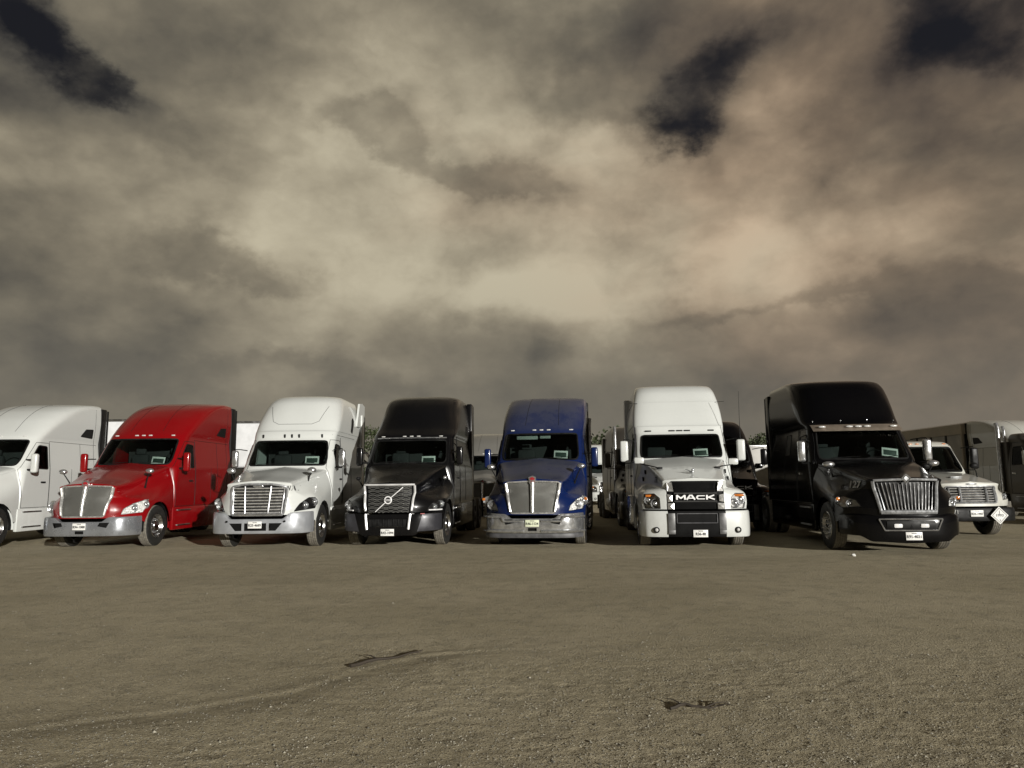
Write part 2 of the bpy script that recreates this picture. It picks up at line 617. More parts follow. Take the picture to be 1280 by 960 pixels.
def text_bm(txt, size, wide=1.0, bold=0.0, ext=.003):
    cu = bpy.data.curves.new('t', 'FONT')
    cu.body = txt
    cu.size = size
    cu.align_x = 'CENTER'; cu.align_y = 'CENTER'
    cu.offset = bold
    cu.extrude = ext
    cu.resolution_u = 3
    o = bpy.data.objects.new('t', cu)
    COL.objects.link(o)
    me = o.to_mesh()
    bm = NB()
    bm.from_mesh(me)
    o.to_mesh_clear()
    bpy.data.objects.remove(o)
    bpy.data.curves.remove(cu)
    bmesh.ops.scale(bm, vec=(wide, 1, 1), verts=bm.verts)
    bmesh.ops.rotate(bm, cent=(0, 0, 0), matrix=rotm('X', 90), verts=bm.verts)   # now reads from -Y
    return bm

def merge(dst, srcb):
    me = bpy.data.meshes.new('tmp')
    srcb.to_mesh(me)
    srcb.free()
    dst.from_mesh(me)
    bpy.data.meshes.remove(me)

# ------------------------------------------------------------------ wheels
def wheel_bms(nuts):
    t = NB()
    W_ = .14
    prof = [(-W_ + .01, .30), (-W_, .40), (-W_ + .012, .475), (-W_ + .03, .497)]
    mi = [1, 1, 1]
    for g in (-.075, -.025, .025, .075):
        prof += [(g - .008, .504), (g - .006, .490), (g + .006, .490), (g + .008, .504)]
        mi += [0, 0, 0, 0]
    prof += [(W_ - .03, .497), (W_ - .012, .475), (W_, .40), (W_ - .01, .30)]
    mi += [0, 1, 1, 1]
    lathe(t, prof, seg=48, mi=mi[:len(prof) - 1])
    r = NB()   # outer face towards +X
    prof = [(-.12, .295), (.125, .295), (.135, .285), (.11, .27), (.06, .255), (.035, .235), (.045, .15), (.05, .14), (.10, .135), (.125, .12), (.14, .06), (.145, 0.001)]
    lathe(r, prof, seg=40)
    h = NB()
    for k in range(10):
        a = 2 * math.pi * k / 10
        lathe(h, [(.046, .001), (.047, .024)], c=(0, math.cos(a) * .198, math.sin(a) * .198), seg=10)
    u = NB()
    for k in range(10):
        a = 2 * math.pi * (k + .5) / 10
        lathe(u, [(.04, .018), (.06 + nuts, .015), (.075 + nuts, .006), (.076 + nuts, .0005)], c=(0, math.cos(a) * .168, math.sin(a) * .168), seg=8)
    return t, r, h, u

def add_wheel(parent, x, y, side, nuts=.02, rimmat=None, steer=0.0):
    t, r, h, u = wheel_bms(nuts)
    o = link('wheel', t, [RUBBER, SIDEWALL], parent)
    o.location = (x, y, .5)
    o.rotation_euler = (0, 0, (0 if side > 0 else math.pi) + steer)
    link('rim', r, rimmat or ALLOY, o)
    link_split('hand_hole', h, DARK, o)
    link_split('lug_nut', u, CHROME, o)
    return o

# ------------------------------------------------------------------ truck bodies
def hood_rows(st):
    """st: rim [(x,y,z)*8] + stations [(y, [(x,z)*8])]; returns (front grid rows, dense profile count)"""
    K = len(st[0])
    lines = []
    for k in range(K):
        pts = [Vector(st[0][k])]
        for y, pr in st[1:]:
            pts.append(Vector((pr[k][0], y, pr[k][1])))
        # ease from the front face round the corner
        lines.append(crom(pts, 7))
    M = len(lines[0])
    # dense across the profile
    cross = [crom([lines[k][j] for k in range(K)], 5) for j in range(M)]   # cross[j][i]
    return cross

def make_hood(spec):
    st, yc = spec['hood'], spec['hood_front']
    cross = hood_rows(st)
    n = len(cross[0])
    half = []
    for i in range(n):
        row = []
        rim = cross[0][i]
        # front face: centre out to the rim
        ycen = crom([Vector((v, 0, 0)) for v in yc], 5)[i].x
        NF = 10
        for k in range(NF):
            t = k / NF
            t = 1 - (1 - t) ** 1.25
            x = rim.x * t
            y = ycen + (rim.y - ycen) * t ** spec.get('face_pow', 3.2)
            row.append(Vector((x, y, rim.z + (0 if i < n - 1 else 0))))
        for j in range(len(cross)):
            row.append(cross[j][i].copy())
        half.append(row)
    bm = NB()
    rows = []
    for row in half:
        left = [Vector((-p.x, p.y, p.z)) for p in row[:0:-1]]
        rows.append(left + row)
    grid(bm, rows)
    bmesh.ops.remove_doubles(bm, verts=bm.verts, dist=.0008)
    bmesh.ops.dissolve_degenerate(bm, edges=bm.edges, dist=.0005)
    return bm

def make_cab(sl, yr, e0=2.8, nf=22, ns=16):
    """sl rows: (z, y front centre, half width, corner depth[, exponent])"""
    ctl = [Vector((s[0], s[1], s[2], s[3])) for s in sl]
    ee = [s[4] if len(s) > 4 else e0 for s in sl]
    dense = crom(ctl, 6)
    ed = [v.x for v in crom([Vector((x, 0, 0)) for x in ee], 6)]
    rows = []
    for v, e in zip(dense, ed):
        z, yf, wd, d = v
        d = min(d, max(yr - yf - .02, .01))
        r = []
        for k in range(nf + 1):
            a = math.pi / 2 * k / nf
            x = wd * math.sin(a) ** (2 / e)
            y = yf + d * (1 - max(math.cos(a), 0) ** (2 / e))
            r.append(Vector((x, y, z)))
        for k in range(1, ns + 1):
            r.append(Vector((wd, yf + d + (yr - yf - d) * k / ns, z)))
        full = [Vector((-p.x, p.y, p.z)) for p in r[:0:-1]] + r
        rows.append(full)
    bm = NB()
    V = grid(bm, rows)
    # rear wall, roof cap and floor
    for i in range(len(V) - 1):
        bm.faces.new((V[i][0], V[i + 1][0], V[i + 1][-1], V[i][-1]))
    for V_ in (V[-1], V[0]):
        n = len(V_)
        for j in range((n - 1) // 2):
            a, b, c, d = V_[j], V_[j + 1], V_[n - 2 - j], V_[n - 1 - j]
            if b is c:
                bm.faces.new((a, b, d))
            else:
                bm.faces.new((a, b, c, d))
    bmesh.ops.recalc_face_normals(bm, faces=bm.faces)
    return bm

def make_bumper(plan, z0, z1, lean=.03, inner=.1, rnd=.03):
    """plan [(x,y)...] centre outwards; z0/z1 functions of x"""
    pl = crom([Vector((p[0], p[1], 0)) for p in plan], 8)
    full = [Vector((-p.x, p.y, 0)) for p in pl[:0:-1]] + pl
    n = len(full)
    prof = [(0, inner), (0, .012), (.06, 0), (.3, -.006), (.5, -.008), (.7, -.006), (.94, 0), (1, .014), (1, inner)]
    rows = []
    for t, off in prof:
        r = []
        for i, p in enumerate(full):
            d = full[min(i + 1, n - 1)] - full[max(i - 1, 0)]
            nrm = Vector((-d.y, d.x, 0)).normalized()   # pointing back
            q = p + nrm * off
            ax = abs(p.x)
            r.append(Vector((q.x, q.y, z0(ax) + (z1(ax) - z0(ax)) * t)))
        rows.append(r)
    bm = NB()
    V = grid(bm, rows)
    for s in (0, -1):
        bm.faces.new([V[i][s] for i in range(len(V))])
    bmesh.ops.recalc_face_normals(bm, faces=bm.faces)
    return bm

class Surf:
    def __init__(s, *bms):
        vs, fs = [], []
        for bm in bms:
            bm.verts.index_update()
            o = len(vs)
            vs += [v.co.copy() for v in bm.verts]
            fs += [[o + v.index for v in f.verts] for f in bm.faces]
        s.t = BVHTree.FromPolygons(vs, fs)
    def front(s, x, z, off=0.0):
        h = s.t.ray_cast(Vector((x, -3, z)), Vector((0, 1, 0)))
        if h[0] is None:
            return Vector((x, .5, z))
        return h[0] + h[1] * off * (1 if h[1].y < 0 else -1)
    def side(s, y, z, sg, off=0.0):
        h = s.t.ray_cast(Vector((4 * sg, y, z)), Vector((-sg, 0, 0)))
        if h[0] is None:
            return Vector((1.2 * sg, y, z))
        n = h[1] if h[1].x * sg > 0 else -h[1]
        return h[0] + n * off
    def ray(s, p, d, off=0.0):
        d = Vector(d).normalized()
        h = s.t.ray_cast(Vector(p) - d * 4, d)
        if h[0] is None:
            return Vector(p)
        n = h[1] if h[1].dot(d) < 0 else -h[1]
        return h[0] + n * off
    def top(s, x, y, off=0.0):
        h = s.t.ray_cast(Vector((x, y, 6)), Vector((0, 0, -1)))
        if h[0] is None:
            return Vector((x, y, 2))
        return h[0] + Vector((0, 0, off))

def seg_pts(a, b, n):
    return [(a[0] + (b[0] - a[0]) * k / n, a[1] + (b[1] - a[1]) * k / n) for k in range(n + 1)]

def poly_pts(poly, n=6, closed=False):
    out = []
    m = len(poly)
    for i in range(m if closed else m - 1):
        out += seg_pts(poly[i], poly[(i + 1) % m], n)[:-1]
    if not closed:
        out.append(poly[-1])
    return out

def mir(poly):
    return [(-x, z) for x, z in poly]

def plate(parent, txt, x, y, z, m=None, tilt=0, wd=.31, ht=.155):
    b = NB()
    box(b, (0, 0, 0), (wd, .012, ht), .004)
    o = link('license_plate', b, m or PLATE, parent)
    o.location = (x, y, z); o.rotation_euler = (R(tilt), 0, 0)
    t = text_bm(txt, .078, .95, .0016)
    shift(t, (0, -.009, -.012))
    t2 = text_bm('TEXAS', .026, 1.3, .0004)
    shift(t2, (0, -.009, .052))
    merge(t, t2)
    link('plate_number', t, INK, o)

def headlight(parent, hb, poly, kind):
    """cuts both headlamps into the hood surface"""
    for sg in (1, -1):
        pl = poly if sg > 0 else mir(poly)
        fs = cut(hb, pl, 'xz', lambda c: c.y < 1.1 and c.x * sg > 0)
        if not fs:
            continue
        nb = extract(hb, fs)
        lp = loops(nb)
        back = nb.copy()
        inw = Vector((-.35 * sg, .8, 0)).normalized() * .045
        bmesh.ops.translate(back, vec=inw, verts=back.verts)
        # skirt joining lens rim and housing
        sk = NB()
        for l in lp:
            l = simp(l, .01)
            a = [sk.verts.new(p) for p in l]; b_ = [sk.verts.new(p + inw) for p in l]
            for i in range(len(l)):
                sk.faces.new((a[i], a[(i + 1) % len(l)], b_[(i + 1) % len(l)], b_[i]))
        merge(back, sk)
        xs = [v.co.x for v in nb.verts]; zs = [v.co.z for v in nb.verts]
        cx, cz = sum(xs) / len(xs), sum(zs) / len(zs)
        sf = Surf(nb)
        root = link('headlight', nb, LENS, parent)
        link('lamp_housing', back, REFLECT if kind in ('clear', 'amber_outer', 'square', 'square_amber') else BLACKP, root)
        g = NB()
        for l in lp:
            tube(g, simp(l), .007, closed=True, seg=5)
        link('lamp_bezel', g, BLACKP if kind != 'clear' else CHROME_DULL, root)
        wx = max(xs) - min(xs); wz = max(zs) - min(zs)
        bl = NB()
        spots = [(-.20, -.14, .30), (.2, .10, .30)]
        for dx, dz, rr in spots:
            px, pz = cx + dx * wx * sg, cz + dz * wz
            p = sf.front(px, pz) + inw * .75
            q = NB()
            rad = rr * wz * 1.1
            lathe(q, [(-.03, rad), (-.025, rad * .93), (.0, rad * .75), (.012, rad * .4), (.016, .001)], seg=18, axis='Y')
            bmesh.ops.translate(q, vec=p, verts=q.verts)
            merge(bl, q)
            q = NB()
            bmesh.ops.create_uvsphere(q, u_segments=12, v_segments=8, radius=rad * .5)
            bmesh.ops.translate(q, vec=p + Vector((0, -.012, 0)), verts=q.verts)
            merge(bl, q)
        link_split('lamp_bowl', bl, CHROME, root)
        if kind in ('amber', 'amber_outer', 'square_amber'):
            am = NB()
            px, pz = (cx + .36 * wx * sg, cz + .24 * wz)
            if kind == 'square_amber':
                px, pz = cx, cz + .38 * wz
                box(am, sf.front(px, pz) + inw * .5, (wx * .8, .03, wz * .16), .006)
            else:
                box(am, sf.front(px, pz) + inw * .5, (.07, .03, .06), .01)
            link('turn_signal', am, AMBER, root)
        if kind == 'volvo':
            q = NB()
            z_ = min(zs) + .03
            x0, x1 = (min(xs) + .03, max(xs) - .03)
            pts = [sf.front(x0 + (x1 - x0) * k / 6, z_, .012) for k in range(7)]
            tube(q, pts, .016, seg=6)
            link('light_strip', q, INKW, root)

def window(parent, bm, poly, plane, cond, name='side_window', gm=None, gk=.02, mid=None):
    fs = cut(bm, poly, plane, cond)
    if not fs:
        return None
    nb = extract(bm, fs)
    g = nb.copy()
    o_ = nb
    lps = loops(nb)
    thick(o_, .006)
    root = link(name, o_, gm or GLASS, parent)
    k = NB()
    for lp in lps:
        tube(k, simp(lp), gk, closed=True, seg=6)
    link('window_seal', k, BLACKP, root)
    g.free()
    return root

def mirror_set(parent, x, y, z, sg, m, hgt=.46, wd=.17, attach=(1.12, 2.2), arm_z=None, convex=True, back=None, style='arm'):
    b = NB()
    box(b, (0, 0, 0), (wd, .13, hgt), .045, seg=3)
    o = link('side_mirror', b, m, parent)
    o.location = (x * sg, y, z)
    g = NB()
    box(g, (0, .066, 0), (wd * .84, .006, hgt * .86), .002)
    link('mirror_glass', g, CHROME, o)
    a = NB()
    if style == 'loop':
        X = (attach[0] - x) * sg; Y = attach[1] - y
        for dz in (hgt / 2 + .03, -hgt / 2 - .03):
            tube(a, [(0, 0, dz), (X * .4, Y * .3, dz), (X, Y, dz * .9)], .014, seg=6)
        tube(a, [(0, 0, -hgt / 2 - .03), (0, 0, hgt / 2 + .03)], .012, seg=6)
    else:
        X = (attach[0] - x) * sg; Y = attach[1] - y
        box(a, (X * .5, Y * .5, -hgt * .34), (abs(X) + .04, .06, .05), .015)
        box(a, (X * .5, Y * .5, hgt * .2), (abs(X) + .04, .035, .03), .01)
    link('mirror_arm', a, back or BLACKP, o)
    return o

def hood_mirror(parent, top, base, m, sg, wd=.2, ht=.12, armr=.013):
    b = NB()
    bmesh.ops.create_uvsphere(b, u_segments=18, v_segments=10, radius=.5)
    for v in b.verts:
        v.co.y = max(v.co.y, -.5) if v.co.y < .1 else .1
    bmesh.ops.scale(b, vec=(wd, .16, ht), verts=b.verts)
    o = link('hood_mirror', b, m, parent)
    o.location = top
    a = NB()
    d = Vector(base) - Vector(top)
    tube(a, [(0, .01, -ht * .3), d * .35 + Vector((.0, -.02, 0)), d * .8, d], [armr, armr, armr * 1.4, armr * 2.4], seg=7)
    link('mirror_stalk', a, BLACKP, o)
    return o

def seat(parent, x, y, z):
    b = NB()
    box(b, (0, 0, 0), (.5, .5, .14), .05)
    box(b, (0, .28, .36), (.48, .14, .66), .05, rot=None)
    box(b, (0, .30, .78), (.28, .10, .18), .04)
    o = link('seat', b, SEATM, parent)
    o.location = (x, y, z)

def interior(parent, base, yw, deep, wide=1.0, hd=2.6):
    """dash, steering wheel, seats and a bulkhead inside the cab shell"""
    d = NB()
    box(d, (0, yw + .42, base - .12), (wide * 1.9, .5, .22), .05)
    link('dashboard', d, DASHM, parent)
    s = NB()
    lp = [(math.cos(t) * .23, math.sin(t) * .10, math.sin(t) * .2) for t in [2 * math.pi * k / 20 for k in range(20)]]
    tube(s, lp, .016, closed=True, seg=6)
    tube(s, [(-.2, 0, 0), (0, .03, -.02), (.2, 0, 0)], .014, seg=5)
    o = link('steering_wheel', s, BLACKP, parent)
    o.location = (.48, yw + .68, base + .05)
    seat(parent, .5, yw + 1.15, base - .35)
    seat(parent, -.5, yw + 1.15, base - .35)

# a soft generic chassis
def chassis(parent, yr, rear=True, y_axle=1.3, nuts=.02, length=8.9, steer=0.0, rimmat=None):
    b = NB()
    for sx in (-1, 1):
        box(b, (sx * .43, (length + .7) / 2, .78), (.09, length - .7, .26), .01)
    box(b, (0, y_axle, .5), (1.7, .12, .12), .02)
    box(b, (0, 1.25, .95), (.95, 1.3, .75), .05)
    box(b, (0, 2.6, .62), (1.6, 1.5, .35), .05)
    link('chassis', b, DARK, parent)
    add_wheel(parent, 1.045, y_axle, 1, nuts, rimmat, steer)
    add_wheel(parent, -1.045, y_axle, -1, nuts, rimmat, steer)
    for sx in (-1, 1):
        q = NB()   # inner wing liner over the front tyre
        rows = []
        for k in range(15):
            a = R(-10 + 200 * k / 14)
            yy, zz = y_axle - math.cos(a) * .60, .5 + math.sin(a) * .60
            rows.append([Vector((sx * .66, yy, zz)), Vector((sx * 1.15, yy, zz))])
        V = grid(q, rows)
        c = q.verts.new((sx * .66, y_axle, .5))
        for k in range(14):
            q.faces.new((V[k][0], V[k + 1][0], c))
        link('wing_liner', q, DARK, parent)
    if rear:
        for ya in (length - 2.1, length - .85):
            for sx in (-1, 1):
                for xx in (1.02, .70):
                    t, r, h, u = wheel_bms(.01)
                    r.free() if xx < .9 else None
                    h.free(); u.free()
                    o = link('wheel', t, [RUBBER, SIDEWALL], parent)
                    o.location = (sx * xx, ya, .5)
                    o.rotation_euler = (0, 0, 0 if sx > 0 else math.pi)
                    if xx > .9:
                        link('rim', r, PRIM, o)
            a = NB()
            box(a, (0, ya, .5), (1.5, .15, .16), .03)
            link('axle', a, DARK, parent)
        f = NB()
        lathe(f, [(1.06, .001), (1.06, .45), (1.14, .48), (1.16, .45), (1.16, .001)], c=(0, length - 1.5, 0), seg=24, axis='Z')
        link('fifth_wheel', f, DARK, parent)
        mf = NB()
        for sx in (-1, 1):
            box(mf, (sx * .86, length + .05, .62), (.6, .02, .6), .004)
        link_split('mud_flap', mf, BLACKP, parent)

def side_fairing(parent, m, y0, y1, z0=.36, z1=.95, steps=True, stepm=None, x=1.17):
    for sg in (-1, 1):
        b = NB()
        box(b, (sg * x, (y0 + y1) / 2, (z0 + z1) / 2), (.10, y1 - y0, z1 - z0), .03)
        o = link('side_skirt', b, m, parent)
        if steps:
            s = NB()
            box(s, (sg * (x + .045), y0 + .55, z0 + .12), (.09, .75, .035), .008)
            box(s, (sg * (x + .045), y0 + .55, z1 - .08), (.09, .75, .035), .008)
            link('step', s, stepm or ALU, o)

def extender(parent, m, yr, z0, z1, w=1.19, ext=.45, lip=BLACKP):
    for sg in (-1, 1):
        b = NB()
        box(b, (sg * (w - .06), yr + ext / 2 - .03, (z0 + z1) / 2), (.16, ext, z1 - z0), .03)
        o = link('side_extender', b, m, parent)
        q = NB()
        box(q, (sg * w, yr + ext + .05, (z0 + z1) / 2 - .03), (.03, .08, z1 - z0 - .02), .008)
        link('rubber_edge', q, lip, o)

def marker_lights(parent, surf, xs, z, m=None, size=(.09, .03, .035), proud=.008):
    for x in xs:
        p = surf.front(x, z, proud)
        b = NB()
        box(b, (0, 0, 0), size, .012)
        o = link('marker_light', b, m or LAMPW, parent)
        o.location = p

def wipers(parent, surf, pts, m=BLACKP):
    for a, b_ in pts:
        q = NB()
        tube(q, [surf.front(x, z, .02) for x, z in seg_pts(a, b_, 6)], .008, seg=5)
        link('wiper', q, m, parent)

def seam(bm, surf, pts, kind='front', sg=1, r=.0055):
    if kind == 'front':
        P_ = [surf.front(x, z, .001) for x, z in pts]
    else:
        P_ = [surf.side(y, z, sg, .001) for y, z in pts]
    tube(bm, P_, r, seg=4)

def arch(hb, ya, r, zc=.5):
    for sg in (1, -1):
        poly = [(ya + math.cos(t) * r, zc + math.sin(t) * r) for t in [2 * math.pi * k / 20 for k in range(20)]]
        fs = cut(hb, poly, 'yz', lambda c: c.x * sg > .75 and c.y > .45)
        if fs:
            bmesh.ops.delete(hb, geom=fs, context='FACES')

def build_truck(spec, name, loc, rz):
    T = empty(name, loc, rz)
    M = spec['paint']
    hb = make_hood(spec)
    yr = spec['yr']
    cb = make_cab(spec['cab'], yr, spec.get('cab_e', 2.8))
    sh = Surf(hb); sc = Surf(cb)
    spec['_sh'], spec['_sc'] = sh, sc
    arch(hb, 1.3, spec.get('arch_r', .61))
    headlight(T, hb, spec['lamp'], spec['lamp_kind'])
    spec['grille_fn'](T, hb, sh, spec)
    # windscreen
    front = lambda c: c.y < max(yr - 1.0, 3.0)
    ws = roundpoly(spec['ws'], .07)
    window(T, cb, ws, 'xz', front, 'windshield', gk=.022)
    for sg in (1, -1):
        sdc = lambda c, s=sg: c.x * s > .75
        window(T, cb, roundpoly(spec['door_window'], .05), 'yz', sdc, 'side_window', gk=.016)
        if 'quarter_window' in spec:
            window(T, cb, roundpoly(spec['quarter_window'], .03), 'yz', sdc, 'sleeper_window', gm=BLACKP, gk=.012)
        fs = cut(cb, spec['door'], 'yz', sdc)
        db = extract(cb, fs)
        lps = loops(db)
        door = link('door', db, M, T)
        g = NB()
        dp = spec['door']
        seam(g, sc, poly_pts(dp, 10, True) + [dp[0]], 'side', sg, .007)
        link('door_seam', g, BLACKP, door)
        h = NB()
        hy, hz = spec.get('handle', (3.0, 1.62))
        p = sc.side(hy, hz, sg, .015)
        box(h, p, (.035, .18, .045), .01)
        link('door_handle', h, spec.get('handle_m', BLACKP), door)
    # far seams of the sleeper
    q = NB()
    for sg in (1, -1):
        for pl in spec.get('seams', []):
            seam(q, sc, poly_pts(pl, 12), 'side', sg)
    for pl in spec.get('front_seams', []):
        seam(q, sc, poly_pts(pl, 14), 'front')
    link_split('panel_seam', q, BLACKP, T)
    marker_lights(T, sc, spec['marker_x'], spec['marker_z'], spec.get('marker_m'), spec.get('marker_s', (.10, .03, .035)))
    base = spec['ws'][0][1]
    wipers(T, sc, [((-.75, base + .02), (-.1, base + .05)), ((.05, base + .02), (.72, base + .05))])
    interior(T, base - .02, spec['cab_glass_y'], 1.5, .95)
    liner = NB()
    box(liner, (0, min(spec['cab_glass_y'] + 1.75, yr - .12), base + .02), (2.02, .06, 1.3), .01)
    link('sleeper_curtain', liner, CURTAIN, T)
    link('hood', hb, M, T)
    link('cab', cb, M, T, angle=45)
    # cowl gap
    return T

def spec_common():
    return dict(yr=5.75, seams=[[(3.3, .95), (3.3, 2.75)], [(2.2, .95), (5.7, .95)], [(4.3, 1.0), (4.3, 2.0)]],
                marker_x=(-.78, -.19, 0, .19, .78))

def strips_from(parent, name, m, items, seg=6):
    """items: list of (points, radius)"""
    b = NB()
    for pts, r in items:
        tube(b, pts, r, seg=seg)
    return link(name, b, m, parent)

# ------------------------------------------------------------------ grilles and bumpers per kind of truck
def cut_grille(T, hb, poly, m, back=.03, name='grille'):
    fs = cut(hb, poly, 'xz', lambda c: c.y < .8)
    nb = extract(hb, fs)
    lp = loops(nb)
    sk = NB()
    for l in lp:
        l = simp(l, .01)
        a = [sk.verts.new(p) for p in l]; b_ = [sk.verts.new(p + Vector((0, back, 0))) for p in l]
        for i in range(len(l)):
            sk.faces.new((a[i], a[(i + 1) % len(l)], b_[(i + 1) % len(l)], b_[i]))
    shift(nb, (0, back, 0))
    merge(nb, sk)
    o = link(name, nb, m, T)
    return o, lp

def lerpw(poly_top, poly_bot, zt, zb):
    """half width of a trapezoid at height z"""
    return lambda z: poly_bot + (poly_top - poly_bot) * (z - zb) / (zt - zb)

def grille_wedge(T, hb, sh, spec):
    zt, zb, wt, wb = 1.50, .775, .63, .51
    poly = roundpoly([(-wb, zb), (wb, zb), (wt, zt - .02), (0.2, zt), (-.2, zt), (-wt, zt - .02)], .06)
    g, lp = cut_grille(T, hb, poly, GMESH, .025)
    fr = NB()
    for l in lp:
        tube(fr, simp(l, .02), .020, closed=True, seg=8)
    for sg in (1, -1):   # the side frames are broader
        tube(fr, [sh.front(sg * (wb + (wt - wb) * t), zb + .04 + (zt - zb - .08) * t, .012) for t in [k / 8 for k in range(9)]], [.03 + .012 * k / 8 for k in range(9)], seg=8)
    link('grille_frame', fr, BRIGHTC, g)
    cb = NB()
    tube(cb, [sh.front(0, z, .012) for z in (.80, 1.0, 1.2, 1.38, 1.47)], [.040, .042, .048, .055, .058], seg=10)
    link('centre_bar', cb, BRIGHTC, g)
    e = NB()
    p = sh.front(0, 1.50, .04)
    prism(e, [(-.075, .07), (-.065, -.02), (-.03, -.10), (.03, -.10), (.065, -.02), (.075, .07), (0, .10)], -.015, .02)
    bmesh.ops.scale(e, vec=(1.15, 1, 1.25), verts=e.verts)
    bmesh.ops.translate(e, vec=p, verts=e.verts)
    em = link('emblem', e, CHROME, g)
    e2 = NB()
    prism(e2, [(-.05, .05), (-.042, -.02), (-.02, -.075), (.02, -.075), (.042, -.02), (.05, .05), (0, .075)], -.022, -.012)
    bmesh.ops.scale(e2, vec=(1.15, 1, 1.25), verts=e2.verts)
    bmesh.ops.translate(e2, vec=p, verts=e2.verts)
    link('emblem_enamel', e2, REDB, em)
    t = text_bm('KW', .06, 1.0, .004)
    shift(t, p + Vector((0, -.024, .0)))
    link('emblem_letters', t, CHROME, em)

def grille_slats(T, hb, sh, spec):
    zt, zb, wt, wb = 1.50, .79, .655, .60
    outer = roundpoly([(-wb, zb), (wb, zb), (wt, zt - .06), (.3, zt), (-.3, zt), (-wt, zt - .06)], .09)
    g, lp = cut_grille(T, hb, outer, BLACKP, .07)
    fr = NB()
    for l in lp:
        tube(fr, simp(l, .02), .026, closed=True, seg=8)
    link('grille_frame', fr, CHROME_DULL, g)
    iw = lambda z: wb - .06 + (wt - wb) * (z - zb) / (zt - zb)
    for k in range(9):
        z = zb + .065 + k * .069
        b = NB()
        pts = [sh.front(x, z, -.015) for x in [-iw(z) + 2 * iw(z) * j / 14 for j in range(15)]]
        tube(b, pts, .019, seg=6)
        link('slat', b, BRIGHTC, g)
    v = NB()
    for sg in (1, -1):
        tube(v, [sh.front(sg * (.26 + .04 * t), zb + .03 + .63 * t, .012) for t in [k / 7 for k in range(8)]], .019, seg=6)
        tube(v, [sh.front(sg * (wb - .05 + .045 * t), zb + .03 + .62 * t, .012) for t in [k / 7 for k in range(8)]], .022, seg=6)
    tube(v, [sh.front(x, zb + .025, .014) for x in [-.56 + 1.12 * j / 12 for j in range(13)]], .028, seg=6)
    link_split('grille_bar', v, CHROME, g)
    e = NB()
    bmesh.ops.create_uvsphere(e, u_segments=20, v_segments=10, radius=.5)
    bmesh.ops.scale(e, vec=(.26, .05, .065), verts=e.verts)
    bmesh.ops.translate(e, vec=sh.front(0, 1.455, .01), verts=e.verts)
    link('emblem', e, CHROME, g)

def grille_hex(T, hb, sh, spec):
    zt, zb, wt, wb = 1.44, .80, .555, .50
    poly = [(-wb, zb), (wb, zb), (wt, zt), (-wt, zt)]
    g, lp = cut_grille(T, hb, poly, BLACKP, .05)
    iw = lambda z: wb - .03 + (wt - wb) * (z - zb) / (zt - zb)
    lat = NB()
    rows_ = 13
    for k in range(rows_):
        z = zb + .03 + k * (zt - zb - .06) / (rows_ - 1)
        W_ = iw(z)
        n = 36
        for ph in (0, math.pi):
            pts = []
            for j in range(n + 1):
                x = -W_ + 2 * W_ * j / n
                sq = max(-1, min(1, 1.6 * math.sin(x * 28 + ph + k * math.pi)))
                pts.append(sh.front(x, z + .012 * sq, -.005))
            if ph == 0 or k % 2 == 0:
                tube(lat, pts, .0075, seg=4)
    link('lattice', lat, mat('lattice_grey', (.22, .22, .21), .35, .5), g)
    fr = NB()
    sb = lambda x, z: sh.front(x, z, .034)
    for sg in (1, -1):
        pts = [sb(sg * (wb + .03 + (wt - wb) * t), zb + (zt - zb) * t) for t in [k / 8 for k in range(9)]]
        low = [Vector((sg * .485, -.035, .44)), Vector((sg * .505, -.035, .62)), Vector((sg * .52, -.03, .77))]
        tube(fr, low + pts, .029, seg=6)
    tube(fr, [sb(x, zt + .01) for x in [-(wt + .03) + 2 * (wt + .03) * j / 12 for j in range(13)]], .022, seg=6)
    link('grille_frame', fr, mat('satin_chrome', (.80, .80, .80), .35, .3), g)
    d = NB()
    y0 = min(sh.front(x, z, .02).y for x, z in ((0, 1.1), (.3, 1.38), (-.3, .85)))
    A, B = Vector((-.30, y0 - .0, .84)), Vector((.34, y0 + .03, 1.40))
    C_ = Vector((0.0, y0 - .02, 1.105))
    dr = (B - A).normalized()
    for a, b in ((A, C_ - dr * .085), (C_ + dr * .085, B)):
        tube(d, [a, b], .011, seg=6)
    link('diagonal_bar', d, INKW, g)
    e = NB()
    ring = [C_ + Vector((math.cos(t) * .078, 0, math.sin(t) * .078)) for t in [2 * math.pi * k / 28 for k in range(28)]]
    tube(e, ring, .016, closed=True, seg=8)
    o = link('emblem', e, INKW, g)
    r = NB()
    lathe(r, [(-.008, .001), (-.008, .066), (.01, .066)], c=C_, seg=24, axis='Y')
    link('emblem_disc', r, INK, o)
    t = NB()
    box(t, C_ + Vector((0, -.018, 0)), (.145, .008, .042), .003)
    link('emblem_bar', t, INKW, o)
    t = text_bm('VOLVO', .034, 1.25, .0012)
    shift(t, C_ + Vector((0, -.026, 0)))
    link('emblem_letters', t, INK, o)

